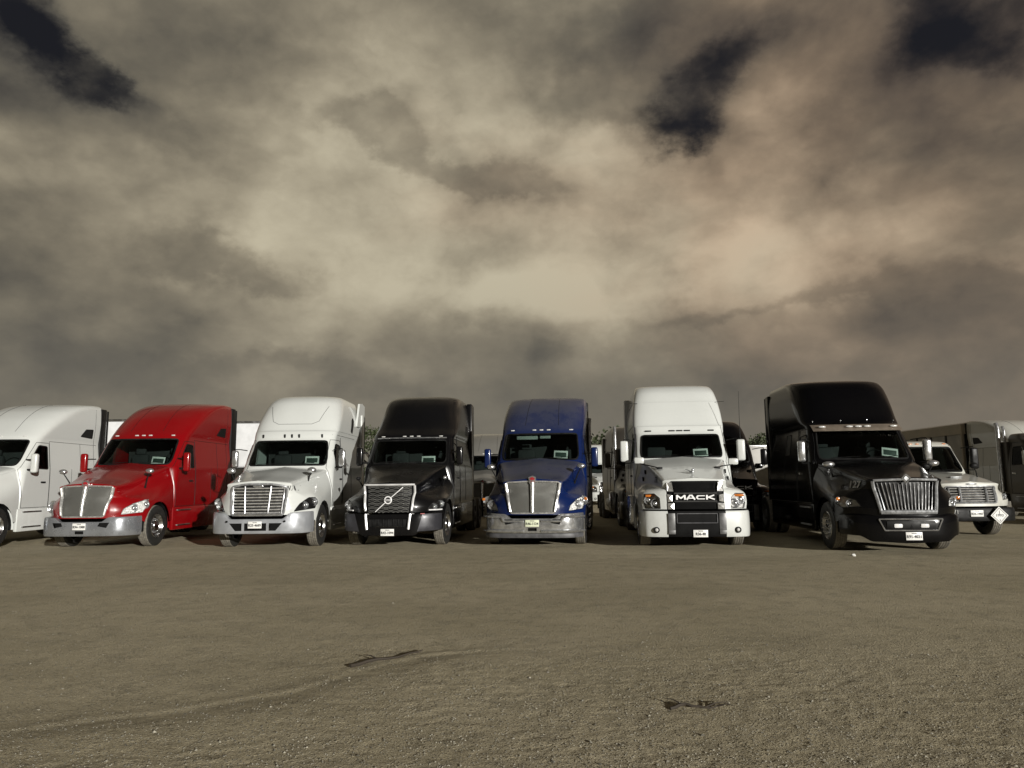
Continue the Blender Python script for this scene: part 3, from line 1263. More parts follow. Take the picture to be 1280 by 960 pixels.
def stroke_word(word, x0, x1, z, h, y, th=.22):
    """square block capitals made of straight strokes, proud of the surface"""
    G = {'M': [[(0, 0), (.02, 1), (.5, .30), (.98, 1), (1, 0)]], 'A': [[(0, 0), (.42, 1), (.62, 1), (1, 0)], [(.22, .30), (.80, .30)]],
         'C': [[(1, .86), (.2, .86), (.05, .6), (.05, .35), (.2, .12), (1, .12)]], 'K': [[(.06, 0), (.06, 1)], [(.95, 1), (.22, .5), (1, 0)]]}
    n = len(word)
    cw = (x1 - x0) / (n + .22 * (n - 1))
    bm = NB()
    for i, ch in enumerate(word):
        ox = x0 + i * cw * 1.22
        for st_ in G[ch]:
            for a, b in zip(st_, st_[1:]):
                A = Vector((ox + a[0] * cw, 0, z + (a[1] - .5) * h)); B = Vector((ox + b[0] * cw, 0, z + (b[1] - .5) * h))
                d = (B - A).normalized()
                A -= d * h * .04; B += d * h * .04
                hx = th * h * .5
                nn = Vector((-d.z, 0, d.x)) * hx * (1.0 + .9 * abs(d.z))
                q = [A + nn, B + nn, B - nn, A - nn]
                prism(bm, [(p.x, p.z) for p in q], y - .006, y + .03)
    return bm

def grille_bold(T, hb, sh, spec):
    zt, zb = 1.475, .845
    poly = roundpoly([(-.62, zb), (.62, zb), (.62, 1.38), (.52, zt), (-.52, zt), (-.62, 1.38)], .03)
    g, lp = cut_grille(T, hb, poly, mat('grille_black', (.003, .003, .003), .6, var=.5, spec=.1), .035)
    fy = sh.front(0, 1.1).y
    b = NB()
    for z, h in ((1.265, .05), ):
        pass
    for z in (1.205, 1.03):
        pts = [sh.front(x, z, .0) for x in [-.46 + .92 * j / 10 for j in range(11)]]
        tube(b, pts, .018, seg=6)
    link_split('grille_bar', b, mat('bar_grey', (.11, .11, .11), .35, .5), g)
    n = NB()
    for z0_, z1_ in ((1.225, 1.455), (.865, 1.01)):
        for k in range(int((z1_ - z0_) / .022)):
            z = z0_ + .011 + k * .022
            box(n, (0, sh.front(0, z).y + .012, z), (.88, .012, .008))
    link('grille_mesh', n, mat('mesh_black', (.005, .005, .005), .6, spec=.1), g)
    wz, wh = spec.get('word', (1.118, .405))
    t = stroke_word('MACK', -wh, wh, wz, .092, 1.0 - .022)
    for v in t.verts:
        v.co.y += sh.front(v.co.x, v.co.z).y - 1.0
    link('lettering', t, INKW, g)
    for sg in (1, -1):
        for zc, hh, xo in ((1.345, .20, .0), (1.10, .17, .02), (.925, .13, .0)):
            q = NB()
            pl = [(.47, zc - hh / 2), (.60, zc - hh / 2), (.605, zc + hh / 2), (.50 if zc > 1.3 else .47, zc + hh / 2)]
            if xo:
                pl = [(.505, zc - hh / 2 + .02), (.60, zc - hh / 2), (.605, zc + hh / 2), (.505, zc + hh / 2 - .02)]
            pts = [(sg * x, z) for x, z in pl]
            cx = sum(p[0] for p in pts) / 4; cz = sum(p[1] for p in pts) / 4
            f = [sh.front(x, z, .022) for x, z in pts]
            k_ = [sh.front(x, z, -.03) for x, z in pts]
            a = [q.verts.new(p) for p in f]; c_ = [q.verts.new(p) for p in k_]
            ctr = q.verts.new(sh.front(cx, cz, .045))
            for i in range(4):
                q.faces.new((a[i], a[(i + 1) % 4], ctr))
                q.faces.new((a[i], c_[i], c_[(i + 1) % 4], a[(i + 1) % 4]))
            link('grille_accent', q, BRIGHTC if spec.get('bright', True) else BLACKP, g, smooth=False)
    # bulldog mascot reduced to its outline
    e = NB()
    p = sh.top(0, .42, .0)
    box(e, p + Vector((.0, .0, .045)), (.045, .13, .06), .018)
    box(e, p + Vector((0, -.075, .085)), (.05, .06, .055), .018)
    tube(e, [p + Vector((-.02, -.05, .03)), p + Vector((-.10, -.02, .085)), p + Vector((-.15, .0, .10))], [.022, .014, .008], seg=6)
    tube(e, [p + Vector((0.02, .05, .04)), p + Vector((.035, .02, .13))], [.02, .01], seg=6)
    link('hood_ornament', e, CHROME_DULL, T)

def grille_pins(T, hb, sh, spec):
    zt, zb, wt, wb = 1.465, .79, .625, .52
    poly = [(-wb, zb), (wb, zb), (wt, zt - .015), (0, zt + .01), (-wt, zt - .015)]
    g, lp = cut_grille(T, hb, poly, BLACKP, .09)
    fr = NB()
    def band(p0, p1, w0, n=10):
        A_ = [(p0[0] + (p1[0] - p0[0]) * k / n, p0[1] + (p1[1] - p0[1]) * k / n) for k in range(n + 1)]
        tube(fr, [sh.front(x, z, .012) for x, z in A_], w0, seg=8)
    for sg in (1, -1):
        band((sg * (wt - .01), zt - .03), (sg * (wb - .01), zb + .01), .034)
        band((sg * (wt - .02), zt - .02), (0, zt - .005), .026)
    band((-wb, zb + .03), (wb, zb + .03), .046)
    link('grille_frame', fr, CHROME_DULL, g)
    n = 15
    for k in range(n):
        t = (k + .5) / n * 2 - 1
        b = NB()
        tube(b, [sh.front((wb - .05 + (wt - wb) * s) * t, zb + .075 + (zt - zb - .14) * s, -.004) for s in [j / 6 for j in range(7)]], [.0165, .0125, .010, .0095, .009, .009, .009], seg=7)
        link('grille_bar', b, mat('grille_chrome', (.62, .63, .64), .14, 1.0), g)
    e = NB()
    p = sh.front(.0, 1.475, .035)
    for i in range(4):
        a, c_ = math.pi / 2 * i, math.pi / 2 * (i + 1)
        tube(e, [p + Vector((math.cos(a) * .085, 0, math.sin(a) * .085)), p + Vector((math.cos(c_) * .085, 0, math.sin(c_) * .085))], .014, seg=6)
    prism(e, [(-.05, 0), (0, -.05), (.05, 0), (0, .05)], -.01, .01)
    for v in list(e.verts)[-8:]:
        v.co += p
    link('emblem', e, CHROME, g)

def grille_box(T, hb, sh, spec):
    zt, zb = 1.27, .86
    outer = roundpoly([(-.60, zb), (.60, zb), (.62, zt), (-.62, zt)], .06)
    g, lp = cut_grille(T, hb, outer, BLACKP, .05)
    fr = NB()
    for l in lp:
        tube(fr, simp(l, .02), .018, closed=True, seg=6)
    link('grille_frame', fr, CHROME_DULL, g)
    for k in range(6):
        z = zb + .05 + k * .062
        b = NB()
        tube(b, [sh.front(x, z, -.012) for x in [-.56 + 1.12 * j / 12 for j in range(13)]], .015, seg=6)
        link('slat', b, BRIGHTC, g)
    v = NB()
    for x in (-.55, -.32, .32, .55):
        tube(v, [sh.front(x, z, .012) for z in (zb + .03, zb + .15, zb + .28, zt - .03)], .03 if abs(x) < .4 else .022, seg=6)
    link_split('grille_bar', v, CHROME_DULL, g)
    e = NB()
    bmesh.ops.create_uvsphere(e, u_segments=16, v_segments=8, radius=.5)
    bmesh.ops.scale(e, vec=(.28, .04, .05), verts=e.verts)
    bmesh.ops.translate(e, vec=sh.front(0, 1.325, .01), verts=e.verts)
    link('emblem', e, CHROME_DULL, T)

def vents(bp, T, polys, m=DARK, name='vent', back=.05):
    for pl in polys:
        fs = cut(bp, pl, 'xz', lambda c: c.y < .12)
        if fs:
            nb = extract(bp, fs)
            shift(nb, (0, back, 0))
            link(name, nb, m, T)

def ramp_fn(*pts):
    def f(x):
        for (a, va), (b, vb) in zip(pts, pts[1:]):
            if x <= b:
                t = (x - a) / (b - a)
                t = t * t * (3 - 2 * t)
                return va + (vb - va) * t
        return pts[-1][1]
    return f

# ---- the wedge-nosed truck (red, blue, two white, one grey far behind)
def wedge_truck(name, loc, rz, pm, plate_txt, plate_m=None, mirror_m=None, polished=False, far=False):
    sp = spec_common()
    sp.update(paint=pm, arch_r=.60,
        hood=[[(1.02, .50, .74), (1.06, .52, .92), (1.02, .55, 1.08), (.90, .50, 1.18), (.75, .34, 1.25), (.69, .24, 1.38), (.645, .21, 1.50), (0, .15, 1.575)],
              (.8, [(1.19, .60), (1.19, .95), (1.165, 1.10), (1.05, 1.21), (.90, 1.30), (.81, 1.46), (.74, 1.61), (0, 1.72)]),
              (1.4, [(1.21, .60), (1.215, 1.0), (1.195, 1.18), (1.12, 1.32), (1.01, 1.48), (.93, 1.70), (.83, 1.82), (0, 1.92)]),
              (2.07, [(1.19, .60), (1.195, 1.1), (1.19, 1.3), (1.17, 1.5), (1.11, 1.7), (1.04, 1.9), (.95, 2.0), (0, 2.10)])],
        hood_front=[.02, .03, .05, .07, .09, .12, .155, .17],
        cab=[(.40, 2.06, 1.16, .08), (1.2, 2.06, 1.19, .1), (1.9, 2.03, 1.185, .35), (2.08, 2.08, 1.17, .45), (2.45, 2.34, 1.13, .48), (2.78, 2.58, 1.10, .5),
             (2.92, 2.70, 1.11, .55), (3.15, 2.95, 1.13, .65), (3.40, 3.25, 1.145, .8), (3.65, 3.65, 1.14, .9), (3.83, 4.1, 1.13, 1.0), (3.93, 4.6, 1.10, .9), (3.98, 5.2, 1.02, .4)],
        ws=[(-.95, 2.06), (.95, 2.06), (.985, 2.2), (.94, 2.76), (-.94, 2.76), (-.985, 2.2)], cab_glass_y=2.05,
        door_window=[(2.52, 2.0), (3.2, 1.98), (3.2, 2.60), (2.85, 2.62), (2.62, 2.35)],
        quarter_window=[(4.75, 2.98), (5.35, 2.95), (5.35, 3.22), (4.98, 3.20)],
        door=[(2.16, .95), (3.28, .95), (3.28, 2.70), (2.80, 2.70), (2.16, 1.95)],
        lamp=[(.82, .82), (1.13, .86), (1.19, 1.02), (1.14, 1.16), (1.0, 1.08), (.86, .95)], lamp_kind='clear' if not polished else 'amber_outer',
        grille_fn=grille_wedge, marker_z=2.86,
        front_seams=[[(-.45, 3.0), (-.40, 3.9)], [(.45, 3.0), (.40, 3.9)]])
    sp['seams'] += [[(3.3, 2.75), (5.6, 2.75)], [(5.45, 1.0), (5.45, 3.85)], [(4.75, 1.0), (4.75, 2.75)]]
    T = build_truck(sp, name, loc, rz)
    sh, sc = sp['_sh'], sp['_sc']
    z1 = ramp_fn((0, .66), (.48, .66), (.66, .765), (1.3, .775))
    bp = make_bumper([(0, -.02), (.5, 0), (.80, .06), (.98, .18), (1.10, .38), (1.15, .60)], lambda x: .33, z1)
    vents(bp, T, [[(.42, .56), (.62, .52), (.68, .64), (.46, .64)], [(-.42, .56), (-.62, .52), (-.68, .64), (-.46, .64)], [(-.1, .38), (.1, .38), (.1, .45), (-.1, .45)]])
    bo = link('bumper', bp, BUMPERM if not polished else CHROME, T)
    if polished:
        q = NB()
        for z in (.60, .38):
            pl = crom([Vector((p[0], p[1] - .03, 0)) for p in [(.2, 0), (.6, .01), (.85, .06), (1.04, .18), (1.17, .42)]], 5)
            for sg in (1, -1):
                tube(q, [Vector((sg * p.x, p.y, z + (.10 if abs(p.x) > .7 and z > .5 else .0))) for p in pl], .028, seg=7)
        link_split('bumper_trim', q, CHROME, bo)
        va = make_bumper([(0, .0), (.5, .02), (.82, .08), (1.02, .21), (1.14, .42)], lambda x: .22, lambda x: .325, rnd=.02)
        link('valance', va, GREYP, T)
        # chrome along the left-hand tank side
        for k in range(3):
            s = NB()
            box(s, (1.225, 2.45 + .12 * k, .36 + .14 * k), (.06, .9, .05), .02)
            link('step', s, CHROME, T)
    plate(T, plate_txt, 0, -.045, .555, plate_m)
    mm = mirror_m or pm
    for sg in (1, -1):
        mirror_set(T, 1.40, 2.28, 2.12, sg, mm, .50, .17, (1.14, 2.42))
        hood_mirror(T, (sg * 1.10, .95, 1.86), (sg * .92, 1.10, 1.45), CHROME, sg, .21, .13)
    side_fairing(T, pm, 2.02, 5.65, .34, .93)
    extender(T, BLACKP, 5.75, .95, 3.90, 1.14, .30)
    chassis(T, 5.75, nuts=.03)
    if polished:
        for sg in (1, -1):
            q = NB()
            tube(q, [(sg * 1.16, 6.22, .8), (sg * 1.16, 6.22, 3.2), (sg * 1.18, 6.26, 3.45)], .065, seg=12)
            link('exhaust_stack', q, CHROME, T)
    if polished:
        v = NB()
        box(v, (-.38, 2.62, 2.66), (.56, .02, .09), .004)
        box(v, (.10, 2.62, 2.67), (.28, .02, .07), .004)
        link('sun_visor', v, mat('visor_cloth', (.30, .32, .30), .8), T)
    return T

# ---- rounded white truck with slatted grille
def rounded_truck(name, loc, rz, pm, plate_txt, fleet=None, far=False):
    sp = spec_common()
    sp.update(paint=pm, arch_r=.60,
        hood=[[(1.04, .50, .80), (1.07, .50, .95), (1.03, .52, 1.12), (.94, .44, 1.22), (.82, .31, 1.30), (.75, .21, 1.42), (.69, .17, 1.52), (0, .10, 1.585)],
              (.8, [(1.2, .60), (1.2, 1.0), (1.17, 1.15), (1.08, 1.27), (.96, 1.38), (.87, 1.52), (.78, 1.63), (0, 1.70)]),
              (1.4, [(1.22, .60), (1.22, 1.05), (1.2, 1.22), (1.12, 1.36), (1.02, 1.51), (.95, 1.66), (.86, 1.76), (0, 1.83)]),
              (2.07, [(1.2, .60), (1.2, 1.1), (1.19, 1.3), (1.17, 1.46), (1.12, 1.62), (1.06, 1.76), (.97, 1.87), (0, 1.95)])],
        hood_front=[.02, .03, .05, .06, .07, .09, .11, .12],
        cab=[(.40, 2.06, 1.16, .08), (1.2, 2.06, 1.2, .1), (1.8, 2.02, 1.19, .35), (1.98, 2.08, 1.18, .42), (2.35, 2.32, 1.14, .42), (2.66, 2.50, 1.10, .42),
             (2.80, 2.56, 1.11, .45), (2.90, 2.62, 1.12, .5), (2.93, 2.68, 1.13, .5), (3.2, 2.84, 1.12, .6), (3.5, 3.04, 1.08, .75), (3.75, 3.25, 1.02, .85), (3.9, 3.5, .95, .9), (3.97, 3.85, .86, .8), (3.99, 4.3, .72, .4)],
        ws=[(-.98, 1.98), (.98, 1.98), (1.0, 2.15), (.93, 2.63), (-.93, 2.63), (-1.0, 2.15)], cab_glass_y=2.02,
        door_window=[(2.50, 1.95), (3.15, 1.93), (3.15, 2.52), (2.75, 2.55), (2.55, 2.3)],
        quarter_window=[(4.45, 3.0), (4.62, 2.95), (4.90, 3.35), (4.82, 3.42), (4.66, 3.35)],
        door=[(2.16, .95), (3.24, .95), (3.24, 2.66), (2.66, 2.66), (2.16, 1.9)],
        lamp=[(.80, .87), (1.16, .93), (1.19, 1.08), (1.14, 1.18), (1.04, 1.18), (.90, 1.04)], lamp_kind='dark',
        grille_fn=grille_slats, marker_z=2.76, marker_m=BLACKP, marker_s=(.05, .03, .10),
        front_seams=[[(-.78, 3.62), (-.62, 3.18), (-.45, 3.10), (.45, 3.10), (.62, 3.18), (.78, 3.62)]])
    sp['seams'] += [[(2.75, 2.80), (5.0, 2.80)]]
    T = build_truck(sp, name, loc, rz)
    sh = sp['_sh']
    z1 = ramp_fn((0, .71), (.58, .71), (.80, .85), (1.3, .87))
    bp = make_bumper([(0, -.03), (.55, -.01), (.85, .06), (1.04, .2), (1.13, .40), (1.16, .60)], lambda x: .385, z1)
    vents(bp, T, [[(-.25, .45), (.25, .45), (.25, .62), (-.25, .62)], [(.31, .45), (.46, .45), (.60, .62), (.31, .62)], [(-.31, .45), (-.46, .45), (-.60, .62), (-.31, .62)]])
    link('bumper', bp, mat('satin_bumper', (.46, .48, .51), .34, .5, var=.12, vscale=3, bump=.1, bscale=9), T)
    q = NB()
    for sg in (1, -1):
        lathe(q, [(-.045, .001), (-.045, .022), (.02, .022)], c=(sg * .66, 0.0, .66), seg=10, axis='Y')
    link_split('tow_hole', q, DARK, T)
    plate(T, plate_txt, .0, -.06, .585)
    for sg in (1, -1):
        mirror_set(T, 1.40, 2.30, 2.16, sg, CHROME, .44, .16, (1.14, 2.45), style='loop')
        hood_mirror(T, (sg * .98, .98, 1.83), (sg * .84, 1.02, 1.46), CHROME, sg, .22, .15, armr=.02)
    if fleet:
        t = text_bm(fleet, .16, .8, .001)
        bmesh.ops.rotate(t, cent=(0, 0, 0), matrix=rotm('Z', 24), verts=t.verts)
        p = sh.front(.73, 1.40, .01)
        for v in t.verts:
            w_ = sh.front(p.x + v.co.x, p.z + v.co.z, .006)
            v.co = Vector((p.x + v.co.x, w_.y, p.z + v.co.z))
        link('fleet_number', t, INK, T)
    side_fairing(T, pm, 2.02, 5.65, .34, .93)
    extender(T, pm, 5.75, .95, 3.6, 1.17, .34)
    # raised rear corner fins of the roof fairing
    for sg in (1, -1):
        b = NB()
        prism(b, [(5.15, 3.2), (6.15, 3.2), (6.22, 3.90), (5.85, 3.96), (5.5, 3.92)], sg * 1.10, sg * 1.16, 'yz')
        link('roof_fin', b, pm, T)
    chassis(T, 5.75, nuts=.02)
    return T

# ---- black truck with the diagonal bar
def diagonal_truck(name, loc, rz, pm, plate_txt):
    sp = spec_common()
    sp.update(paint=pm, arch_r=.60,
        hood=[[(1.06, .50, .82), (1.09, .50, .95), (1.05, .54, 1.08), (.92, .50, 1.16), (.68, .30, 1.24), (.61, .20, 1.36), (.585, .16, 1.46), (0, .11, 1.52)],
              (.8, [(1.2, .60), (1.2, 1.0), (1.17, 1.12), (1.03, 1.2), (.80, 1.3), (.72, 1.48), (.66, 1.60), (0, 1.68)]),
              (1.4, [(1.22, .60), (1.22, 1.05), (1.19, 1.18), (1.10, 1.29), (.93, 1.42), (.86, 1.68), (.79, 1.79), (0, 1.86)]),
              (2.07, [(1.2, .60), (1.2, 1.1), (1.19, 1.3), (1.16, 1.45), (1.08, 1.62), (1.0, 1.84), (.92, 1.95), (0, 2.02)])],
        hood_front=[.01, .02, .04, .05, .06, .08, .10, .12],
        cab=[(.40, 2.06, 1.16, .08), (1.2, 2.06, 1.2, .1), (1.85, 2.02, 1.19, .35), (2.02, 2.06, 1.17, .42), (2.35, 2.28, 1.13, .42), (2.66, 2.48, 1.09, .42),
             (2.78, 2.55, 1.11, .5), (2.95, 2.70, 1.12, .8), (3.15, 2.82, 1.12, 1.1), (3.4, 2.95, 1.10, 1.4), (3.65, 3.12, 1.08, 1.5), (3.82, 3.35, 1.05, 1.5), (3.93, 3.75, 1.0, 1.2), (3.97, 4.2, .92, .8)],
        ws=[(-.95, 2.01), (.95, 2.01), (.98, 2.15), (.93, 2.62), (-.93, 2.62), (-.98, 2.15)], cab_glass_y=2.02,
        door_window=[(2.46, 1.98), (3.15, 1.95), (3.15, 2.52), (2.72, 2.55), (2.52, 2.3)],
        quarter_window=[(4.9, 2.9), (5.3, 2.9), (5.3, 3.15), (4.95, 3.15)],
        door=[(2.16, .95), (3.24, .95), (3.24, 2.66), (2.66, 2.66), (2.16, 1.95)],
        lamp=[(.86, .84), (1.14, .85), (1.17, 1.0), (1.11, 1.10), (.95, 1.02)], lamp_kind='volvo',
        grille_fn=grille_hex, marker_z=2.73, marker_s=(.10, .03, .03), front_seams=[])
    T = build_truck(sp, name, loc, rz)
    sc, sh = sp['_sc'], sp['_sh']
    # slim bright visor strip above the windscreen
    q = NB()
    tube(q, [sc.front(-.92 + 1.84 * k / 16, 2.675, .03) for k in range(17)], .017, seg=6)
    link('visor_strip', q, CHROME, T)
    bp = make_bumper([(0, -.02), (.55, 0), (.82, .07), (1.03, .2), (1.13, .40), (1.17, .62)], ramp_fn((0, .30), (.6, .30), (.75, .39), (1.3, .40)), ramp_fn((0, .78), (.6, .78), (.7, .80), (1.3, .82)))
    vents(bp, T, [[(-.46, .50), (.46, .50), (.47, .68), (-.47, .68)]], m=BLACKP, name='intake')
    corner = []
    for sg in (1, -1):
        fs = cut(bp, [(sg * .68, .39), (sg * 1.17, .41), (sg * 1.17, .79), (sg * .80, .79)], 'xz', lambda c: c.y < .55)
        if fs:
            nb = extract(bp, fs)
            link('bumper_corner', nb, mat('corner_grey', (.045, .045, .052), .4, .2), T)
    link('bumper', bp, pm, T)
    v = NB()
    for k in range(7):
        box(v, (-.36 + .12 * k, .03, .59), (.02, .04, .16), .004)
    link_split('intake_fin', v, BLACKP, T)
    r = NB()
    box(r, (.80, .03, .79), (.10, .03, .02), .006)
    link('reflector', r, mat('pink_reflector', (.6, .22, .22), .3), T)
    plate(T, plate_txt, .0, -.05, .375)
    for sg in (1, -1):
        mirror_set(T, 1.33, 2.25, 2.20, sg, pm, .48, .17, (1.14, 2.42))
    hood_mirror(T, (1.10, 1.35, 1.62), (1.02, 1.5, 1.42), CHROME, 1, .12, .10)
    hood_mirror(T, (-1.10, 1.35, 1.62), (-1.02, 1.5, 1.42), BLACKP, -1, .12, .10)
    side_fairing(T, pm, 2.02, 5.65, .34, .93, stepm=CHROME)
    extender(T, pm, 5.75, .95, 3.92, 1.17)
    chassis(T, 5.75, nuts=.02, steer=R(-3))
    return T

# ---- square-nosed truck, white in front, black behind
def square_truck(name, loc, rz, pm, plate_txt, fleet=None, high=True, bright=True, mirror_m=None):
    sp = spec_common()
    if high:
        top = [(2.72, 2.44, 1.12, .28, 4), (2.86, 2.48, 1.13, .30, 4), (2.89, 2.54, 1.14, .3, 4), (3.2, 2.68, 1.13, .35, 4), (3.5, 2.84, 1.10, .4, 4), (3.53, 2.87, 1.10, .4, 4), (3.8, 3.05, 1.05, .5, 4),
               (3.97, 3.30, 1.0, .6, 3.6), (4.04, 3.7, .93, .6, 3.4), (4.06, 4.2, .85, .4, 3.2)]
    else:
        top = [(2.72, 2.48, 1.13, .4, 3.4), (2.85, 2.58, 1.13, .5, 3), (3.05, 2.75, 1.12, .6, 3), (3.3, 3.0, 1.08, .7, 3), (3.47, 3.35, .98, .7, 3), (3.53, 3.9, .85, .5, 3)]
    sp.update(paint=pm, arch_r=.60, bright=bright, face_pow=3.6, word=(1.118, .405) if high else (1.27, .50),
        hood=[[(1.13, .36, .86), (1.15, .38, 1.02), (1.13, .42, 1.18), (1.02, .42, 1.27), (.74, .32, 1.32), (.685, .22, 1.40), (.635, .17, 1.495), (0, .14, 1.545)],
              (.8, [(1.2, .60), (1.2, 1.02), (1.18, 1.20), (1.04, 1.31), (.82, 1.37), (.76, 1.54), (.70, 1.68), (0, 1.75)]),
              (1.4, [(1.22, .60), (1.22, 1.05), (1.19, 1.22), (1.08, 1.34), (.93, 1.46), (.86, 1.70), (.79, 1.85), (0, 1.92)]),
              (2.07, [(1.2, .60), (1.2, 1.1), (1.19, 1.3), (1.16, 1.46), (1.06, 1.65), (1.0, 1.88), (.93, 2.0), (0, 2.08)])],
        hood_front=[.06, .07, .08, .09, .10, .11, .125, .13],
        cab=[(.40, 2.06, 1.16, .08), (1.2, 2.06, 1.2, .1), (1.9, 2.02, 1.19, .35), (2.06, 2.06, 1.17, .38, 3), (2.35, 2.22, 1.14, .36, 3.2), (2.62, 2.38, 1.12, .32, 3.6)] + top,
        ws=[(-.97, 2.06), (.97, 2.06), (.99, 2.18), (.95, 2.63), (-.95, 2.63), (-.99, 2.18)], cab_glass_y=2.02,
        door_window=[(2.44, 2.02), (3.12, 1.98), (3.12, 2.56), (2.62, 2.58), (2.46, 2.3)],
        door=[(2.16, .95), (3.2, .95), (3.2, 2.68), (2.56, 2.68), (2.16, 1.95)],
        lamp=[(.76, .875), (1.07, .875), (1.10, 1.0), (1.085, 1.19), (.88, 1.20), (.77, 1.10)], lamp_kind='square_amber',
        grille_fn=grille_bold, marker_z=2.74, marker_m=BLACKP if high else LAMPW, marker_s=(.16, .03, .035),
        front_seams=[])
    sp['seams'] += [[(2.75, 3.5), (5.0, 3.5)], [(2.6, 2.88), (5.0, 2.88)]] if high else []
    T = build_truck(sp, name, loc, rz)
    sc, sh = sp['_sc'], sp['_sh']
    bp = make_bumper([(0, -.02), (.45, -.02), (.62, 0), (.9, .05), (1.08, .14), (1.18, .34), (1.2, .7)], lambda x: .27, lambda x: .825)
    cs = cut(bp, [(-.62, .2), (.62, .2), (.62, .9), (-.62, .9)], 'xz', lambda c: c.y < .3)
    nb = extract(bp, cs)
    link('bumper_centre', nb, mat('bumper_black', (.006, .006, .006), .5, spec=.1), T)
    link_split('bumper_end', bp, pm, T)
    s = NB()
    for sg in (1, -1):
        box(s, (sg * .545, -.035, .60), (.15, .02, .36), .006)
        box(s, (sg * .545, -.035, .375), (.15, .02, .09), .006)
    link_split('bumper_step', s, mat('strip_grey', (.14, .14, .14), .45, .5), T)
    s = NB()
    fr = [(-.43, .57), (.43, .57), (.43, .77), (-.43, .77)]
    for i in range(4):
        a, b = fr[i], fr[(i + 1) % 4]
        tube(s, [(a[0], -.04, a[1]), (b[0], -.04, b[1])], .012, seg=5)
    link('intake_frame', s, GREYP, T)
    for sg in (1, -1):
        f = NB()
        p = Vector((sg * .87, .02, .42))
        lathe(f, [(.02, .066), (-.015, .066), (-.02, .055), (.0, .045), (.03, .03)], c=p, seg=24, axis='Y')
        fo = link('fog_lamp', f, BLACKP, T)
        f = NB()
        bmesh.ops.create_uvsphere(f, u_segments=14, v_segments=8, radius=.042)
        bmesh.ops.translate(f, vec=p + Vector((0, .012, 0)), verts=f.verts)
        link('fog_lens', f, LAMPW, fo)
        mo = mirror_set(T, 1.42, 2.05, 2.22, sg, mirror_m or pm, .52, .20, (1.14, 2.35), style='loop')
        if high and sg > 0:
            a = NB()
            tube(a, [(0, 0, .25), (0, 0, .85), (0.01, 0, 1.45)], [.010, .006, .004], seg=5)
            link('antenna', a, BLACKP, mo)
    # hood-side arms with mirror on the left-hand side of the picture
    for sg in (1, -1):
        b = NB()
        box(b, (0, 0, 0), (.24, .12, .16), .04)
        o = link('hood_mirror', b, pm, T)
        o.location = (sg * 1.08, 1.75, 1.98) if sg < 0 else (sg * 1.16, 1.75, 1.93)
        q = NB()
        p = sh.top(sg * .66, 1.05, .01) - o.location
        tube(q, [(0, 0, -.07), p + Vector((-sg * -.12, .1, .04)), p], .014, seg=6)
        box(q, p, (.13, .10, .06), .02)
        link('mirror_stalk', q, BLACKP, o)
    v = NB()
    for zc in (1.72, 1.55):
        for sg in (1, -1):
            pp = sh.side(1.72, zc - .02, sg)
            box(v, pp, (.03, .22, .10), .01)
    link_split('hood_vent', v, BLACKP, T)
    q = NB()
    tube(q, [sh.front(-1.1 + .48 * k / 8, .85, .004) for k in range(9)], .01, seg=4)
    tube(q, [sh.front(1.1 - .48 * k / 8, .85, .004) for k in range(9)], .01, seg=4)
    link_split('panel_gap', q, BLACKP, T)
    if fleet:
        t = text_bm(fleet, .19, .62, .004, .001)
        d = Vector((.55, .83, 0)); u = Vector((.83, -.55, 0))
        for v in t.verts:
            v.co = sh.ray(Vector((-.78, .75, 1.50 + v.co.z)) + u * v.co.x, d, .008)
        link('fleet_number', t, INK, T)
    plate(T, plate_txt, .06, -.05, .345)
    side_fairing(T, pm, 2.02, 3.1, .34, .93)
    # polished tank and stack on the side
    for sg in (1, -1):
        q = NB()
        lathe(q, [(3.15, .001), (3.17, .29), (3.2, .31), (4.75, .31), (4.78, .29), (4.8, .001)], c=(sg * .92, 0, .70), seg=28, axis='Y')
        link('fuel_tank', q, CHROME_DULL, T)
        q = NB()
        lathe(q, [(.42, .001), (.42, .12), (.5, .145), (1.05, .145), (1.12, .12), (1.14, .06)], c=(sg * 1.23, 2.35, 0), seg=20, axis='Z')
        link('filter_canister', q, CHROME, T)
    extender(T, pm, 5.75, 1.0, 3.9 if high else 3.2, 1.17)
    chassis(T, 5.75, nuts=.02)
    return T

